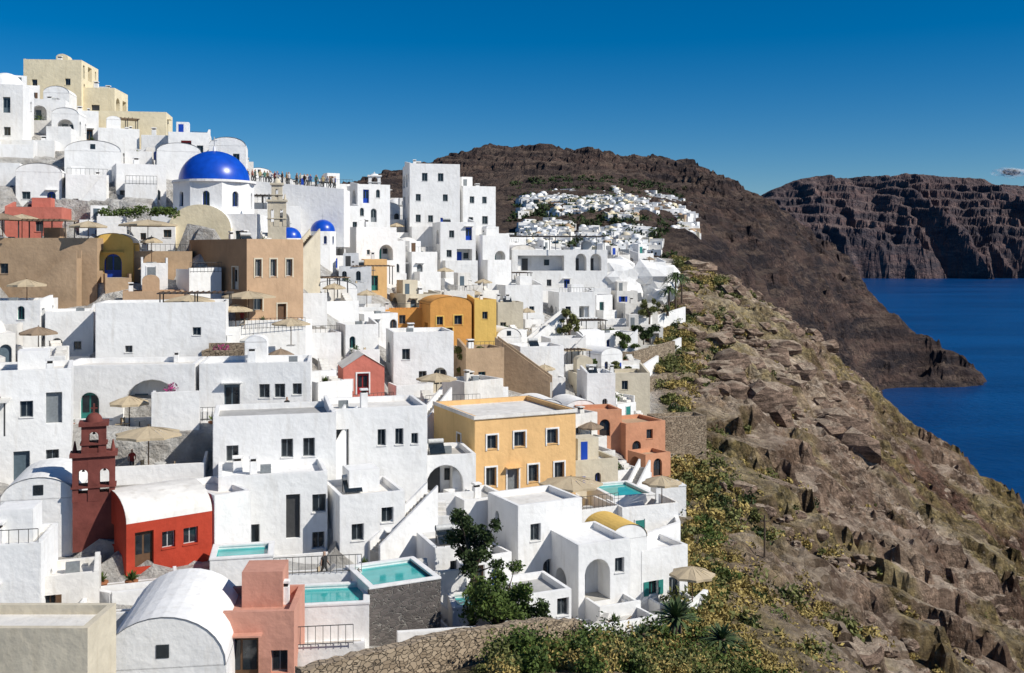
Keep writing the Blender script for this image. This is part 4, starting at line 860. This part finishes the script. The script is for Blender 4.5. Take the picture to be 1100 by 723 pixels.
xs=np.arange(-200,500,2.4); ys=np.concatenate([np.arange(345,900,2.6),np.arange(900,1600,4)]); X,Y=np.meshgrid(xs,ys); Z=T2(X,Y)
st=np.clip((X-60)/120,.32,1)*np.clip((Z+125)/25,0,1); st=np.maximum(st,np.clip((Y-850)/200,0,.75)*np.clip((Z+125)/25,0,1))
wx=X+30*(fbm(X/70,Y/70,4,301)-.5); wy=Y+30*(fbm(X/70,Y/70,4,305)-.5)
Z+=st*(32*(fbm(wx/150,wy/90,6,71,True)-.66)+22*(fbm(wx/34,wy/26,5,75,True)-.6)+9*(fbm(X/9,Y/9,4,79,True)-.5))
led=fbm(X/80,Y/80,3,85); ph=(Z+.10*X+18*fbm(X/70,Y/70,5,81))/12; tri=ph-np.floor(ph); Z+=st*np.clip((led-.36)*5,.2,1)*9*(np.clip(tri*4,0,1)-tri)
HILL=rockmat('hill_rock',(.155,.108,.076),(.080,.054,.039),(.125,.076,.054),(.030,.021,.018),.03,bumpd=5,haze_tint=((.13,.17,.25),.07),lo=.85,hi=1.15,band=.14)
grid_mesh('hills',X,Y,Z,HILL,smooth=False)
def h2(x,y): return float(T2(x,y))
mb=MB()
for i in range(2300):
    y=random.choice([U_(470,760),U_(500,650),U_(430,540)]); x=U_(.006,.172)*y
    w=U_(3,8); d=U_(3,6); h=U_(2.2,4.2); z=h2(x,y)-1.4; t=U_(-.6,.6)
    if h2(x,y)<-1 or vn(np.array(x/14),np.array(y/24),3)<(.31 if y<620 else .48 if y<700 else .70): continue
    m=random.choices(['white','white2','white3','cream','beige','tan'],[8,3,1.5,1,1,.4])[0]; c,s=math.cos(t),math.sin(t)
    b=[(x+w*c*a-d*s*e,y+w*s*a+d*c*e) for a,e in((0,0),(1,0),(1,1),(0,1))]
    v=[(*p,z-5) for p in b]+[(*p,z+h+1.4) for p in b]; mb.mesh(v,[(0,1,5,4),(1,2,6,5),(2,3,7,6),(3,0,4,7),(4,5,6,7)],m)
    if R()<.2: mb.dome(x+w/2*c-d/2*s,y+w/2*s+d/2*c,z+h+1.4,d*.4,d*.3,m,8,3)
    for k in range(random.choice([1,2,3])):
        u=U_(.1,.75); p=(x+w*c*u+.04*s,y+w*s*u-.04*c); q=(p[0]+.8*c,p[1]+.8*s); zz=z+U_(1.6,h)
        mb.poly([(*p,zz),(*q,zz),(*q,zz+1.1),(*p,zz+1.1)],'glass')
mb.make('distant_village')
leafmass('distant_trees',[(lambda x,y:(x,y,h2(x,y)+2,U_(2,4.5),U_(2,4.5),U_(1.6,3)))(*(lambda y:(U_(.0,.18)*y,y))(U_(440,860))) for _ in range(340)],46,.9,'leafdark')
# ------------------------------------------------------------------ far caldera cliffs
xs=np.arange(900,3200,6.); ys=np.arange(4200,5500,8.); X,Y=np.meshgrid(xs,ys)
cx_=np.array([700,1000,1177,1264,1395,1526,1700,1850,1962,2080,2180,2398,2834,4200]); cp=np.array([60,160,249,301,357,380,376,380,396,384,366,345,312,200])
crest=np.interp(X,cx_,cp)+22*(fbm(X/150,X*0+7,4,93)-.5); shore=4440+160*(fbm(X/500,X*0+3,4,91)-.5)-(X-1500)*.02
wx=X+120*(fbm(X/260,Y/260,4,401)-.5)+.35*(Y-4440); wy=Y+120*(fbm(X/260,Y/260,4,405)-.5)
g=fbm(wx/240,wy/520+9,5,95,True); t=np.clip((Y-shore)/600+(g-.62)*.7,0,1)
Z=-118+(crest+118)*(t**.72)+np.clip(t*4,0,1)*(60*(fbm(wx/120,wy/150,6,99,True)-.62)+34*(fbm(X/30,Y/30,4,97,True)-.5))*(1-.8*t)-np.clip((Y-5100)/400,0,3)*90
ph=(Z+.07*X+70*fbm(X/300,Y/300,5,98))/44; tri=ph-np.floor(ph); Z+=26*(np.clip(tri*4,0,1)-tri)*np.clip(t*3,0,1)*np.clip((.95-t)*8,0,1)
Z=np.where(Y<shore-70,-130,Z)
FAR=rockmat('far_cliff_rock',(.19,.125,.098),(.115,.076,.061),(.175,.095,.070),(.060,.040,.036),.008,bumpd=16,haze_tint=((.15,.18,.25),.20),lo=.85,hi=1.15,band=.028)
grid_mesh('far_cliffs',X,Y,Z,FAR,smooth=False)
# sea
mb=MB(); S=60000; mb.poly([(-S,-S,0),(S,-S,0),(S,S,0),(-S,S,0)],'dark'); sea=mb.make('sea',(0,0,-110))
m=bpy.data.materials.new('sea_water'); nt,ns,ln=nodes_of(m); b=ns['Principled BSDF']; b.inputs['Roughness'].default_value=.28; b.inputs['Specular IOR Level'].default_value=.28; b.inputs['IOR'].default_value=1.33
g=N(nt,'ShaderNodeNewGeometry'); vm=N(nt,'ShaderNodeVectorMath',operation='MULTIPLY'); vm.inputs[1].default_value=(.4,1.4,1); ln.new(g.outputs['Position'],vm.inputs[0])
n1=N(nt,'ShaderNodeTexNoise'); n1.inputs['Scale'].default_value=.006; n1.inputs['Detail'].default_value=8; n1.inputs['Roughness'].default_value=.62; ln.new(vm.outputs[0],n1.inputs['Vector'])
r=N(nt,'ShaderNodeValToRGB'); r.color_ramp.elements[0].position=.38; r.color_ramp.elements[1].position=.62; r.color_ramp.elements[0].color=(.001,.034,.13,1); r.color_ramp.elements[1].color=(.002,.058,.20,1); ln.new(n1.outputs['Fac'],r.inputs['Fac']); ln.new(r.outputs[0],b.inputs['Base Color'])
n2=N(nt,'ShaderNodeTexNoise'); n2.inputs['Scale'].default_value=.12; n2.inputs['Detail'].default_value=8; n2.inputs['Roughness'].default_value=.65; ln.new(g.outputs['Position'],n2.inputs['Vector'])
bp=N(nt,'ShaderNodeBump'); bp.inputs['Strength'].default_value=.9; bp.inputs['Distance'].default_value=1.6; ln.new(n2.outputs['Fac'],bp.inputs['Height']); ln.new(bp.outputs[0],b.inputs['Normal'])
sea.data.materials.clear(); sea.data.materials.append(m)
# cloud: loose translucent wisps above the far cliffs
m=bpy.data.materials.new('cloud_vapour'); nt,ns,ln=nodes_of(m); ns.remove(ns['Principled BSDF'])
g=N(nt,'ShaderNodeNewGeometry'); n1=N(nt,'ShaderNodeTexNoise'); n1.inputs['Scale'].default_value=.03; n1.inputs['Detail'].default_value=6; n1.inputs['Roughness'].default_value=.65; ln.new(g.outputs['Position'],n1.inputs['Vector'])
mr=N(nt,'ShaderNodeMapRange'); mr.inputs['From Min'].default_value=.42; mr.inputs['From Max'].default_value=.68; mr.inputs['To Max'].default_value=.4; ln.new(n1.outputs['Fac'],mr.inputs['Value'])
df=N(nt,'ShaderNodeBsdfDiffuse'); df.inputs['Color'].default_value=(.9,.9,.9,1); tl=N(nt,'ShaderNodeBsdfTranslucent'); tl.inputs['Color'].default_value=(.9,.9,.9,1); m1=N(nt,'ShaderNodeMixShader'); m1.inputs[0].default_value=.4; ln.new(df.outputs[0],m1.inputs[1]); ln.new(tl.outputs[0],m1.inputs[2])
tp=N(nt,'ShaderNodeBsdfTransparent'); m2=N(nt,'ShaderNodeMixShader'); ln.new(mr.outputs[0],m2.inputs[0]); ln.new(tp.outputs[0],m2.inputs[1]); ln.new(m1.outputs[0],m2.inputs[2]); ln.new(m2.outputs[0],ns['Material Output'].inputs['Surface'])
M['cloudm']=m; mb=MB()
for k in range(12):
    x=random.gauss(0,48); z=random.gauss(0,14)-abs(x)*.1; r=U_(34,62)
    mb.mesh((IV*r*np.array([1.4,.9,.62])+np.array([x,U_(-60,60),z])).tolist(),IF,'cloudm',True)
mb.make('cloud',(4400,9000,712))
# ------------------------------------------------------------------ people
def person_mesh(k):
    me=bpy.data.meshes.new('person_body'); st=[.0,.14,-.1][k]
    V=[(0,0,.95),(0,0,1.2),(0,0,1.42),(0,0,1.52),(0,-.01,1.66),(.1,0,.9),(.11,-st,.5),(.11,st*.3,.08),(.11,-.13+st*.3,.04),(-.1,0,.9),(-.11,st,.5),(-.11,-st*.5,.08),(-.11,-.13-st*.5,.04),(.19,0,1.38),(.25,.04,1.12),(.24,-.1-st,.88),(-.19,0,1.38),(-.25,.02,1.12),(-.23,-.12+st,.9),(0,0,1.74)]
    E=[(0,1),(1,2),(2,3),(3,4),(4,19),(0,5),(5,6),(6,7),(7,8),(0,9),(9,10),(10,11),(11,12),(2,13),(13,14),(14,15),(2,16),(16,17),(17,18)]
    rad=[.15,.14,.15,.06,.105,.1,.07,.05,.04,.1,.07,.05,.04,.07,.045,.035,.07,.045,.035,.08]
    me.from_pydata(V,E,[]); o=bpy.data.objects.new('tmp',me); scene.collection.objects.link(o)
    md=o.modifiers.new('s','SKIN'); 
    for i,sv in enumerate(me.skin_vertices[0].data): sv.radius=(rad[i],rad[i]*.85); sv.use_root=(i==0)
    o.modifiers.new('b','SUBSURF').levels=1
    dg=bpy.context.evaluated_depsgraph_get(); r=bpy.data.meshes.new_from_object(o.evaluated_get(dg)); bpy.data.objects.remove(o); return r
PM=[person_mesh(k) for k in range(3)]
def person(x,y,z,rot,col):
    m=PM[random.randrange(3)].copy(); m.materials.clear(); m.materials.append(M['skin']); m.materials.append(col); m.materials.append(M['metal']); 
    for p in m.polygons:
        c=p.center.z; p.material_index=2 if (.12<c<.93 or c>1.74) else (1 if c<1.47 and abs(p.center.x)<.235 and c>.93 else 0)
    o=bpy.data.objects.new('person',m); o.location=(x,y,z); o.rotation_euler=(0,0,rot); scene.collection.objects.link(o)
cols=[simple('cloth_%d'%i,c,.9) for i,c in enumerate([(.5,.5,.5),(.3,.04,.03),(.04,.08,.25),(.03,.03,.03),(.5,.4,.2),(.1,.25,.2)])]
for i in range(34):
    x=-36+i*.38+U_(-.2,.2); person(x,134.6+U_(-.2,1.8),9.7-(x+38)*.0875,U_(0,6.28),random.choice(cols))
mb=MB()
v=[(0,0,-9),(16,0,-9),(16,5,-9),(0,5,-9),(0,0,0),(16,0,-1.4),(16,5,-1.4),(0,5,0)]
mb.mesh(v,[(0,1,5,4),(1,2,6,5),(2,3,7,6),(3,0,4,7),(4,5,6,7)],'white'); mb.make('promenade',(-38,134,9.8))
H('white_house',-35,128.5,3.2,4.2,4,3.2,24); H('white_house',-30.4,129.5,3.0,3.6,4,3.0,14); H('white_vault_house',-26.6,134,2.8,3.6,4,2.6,20,roof='vault',rh=.9)
for a in[(-26,98.6,-7.2),(-17.5,79.6,-12.9),(3,79.2,-20.8),(-11,60,-19.2),(-26.5,71.4,-15.4)]: person(*a,U_(0,6),random.choice(cols))
# ------------------------------------------------------------------ light, sky, camera
S=Vector((.80,-.36,.74)).normalized(); el=math.asin(S.z); az=math.atan2(S.x,S.y)
w=bpy.data.worlds.new('World'); scene.world=w; w.use_nodes=True; nt=w.node_tree; bg=nt.nodes['Background']; sk=nt.nodes.new('ShaderNodeTexSky'); sk.sky_type='NISHITA'; sk.sun_disc=False; sk.sun_elevation=el; sk.sun_rotation=az; sk.air_density=1.0; sk.dust_density=.0; sk.ozone_density=6; sk.altitude=1200
hs=nt.nodes.new('ShaderNodeHueSaturation'); hs.inputs['Saturation'].default_value=1.40; hs.inputs['Value'].default_value=1.0
nt.links.new(sk.outputs[0],hs.inputs['Color']); nt.links.new(hs.outputs[0],bg.inputs[0]); bg.inputs[1].default_value=.078
L=bpy.data.lights.new('sun','SUN'); L.energy=5.0; L.angle=math.radians(.5); L.color=(1,.955,.87); lo=bpy.data.objects.new('sun',L); lo.rotation_euler=S.to_track_quat('Z','Y').to_euler(); scene.collection.objects.link(lo)
cam=bpy.data.cameras.new('camera'); cam.lens=36; cam.sensor_width=36; cam.shift_y=-.0814; cam.clip_end=80000; cam.clip_start=.5
co=bpy.data.objects.new('camera',cam); co.location=(0,0,0); co.rotation_euler=(math.radians(90),0,0); scene.collection.objects.link(co); scene.camera=co
scene.view_settings.view_transform='Standard'; scene.view_settings.look='None'; scene.view_settings.exposure=0
print('objects',len(bpy.data.objects))
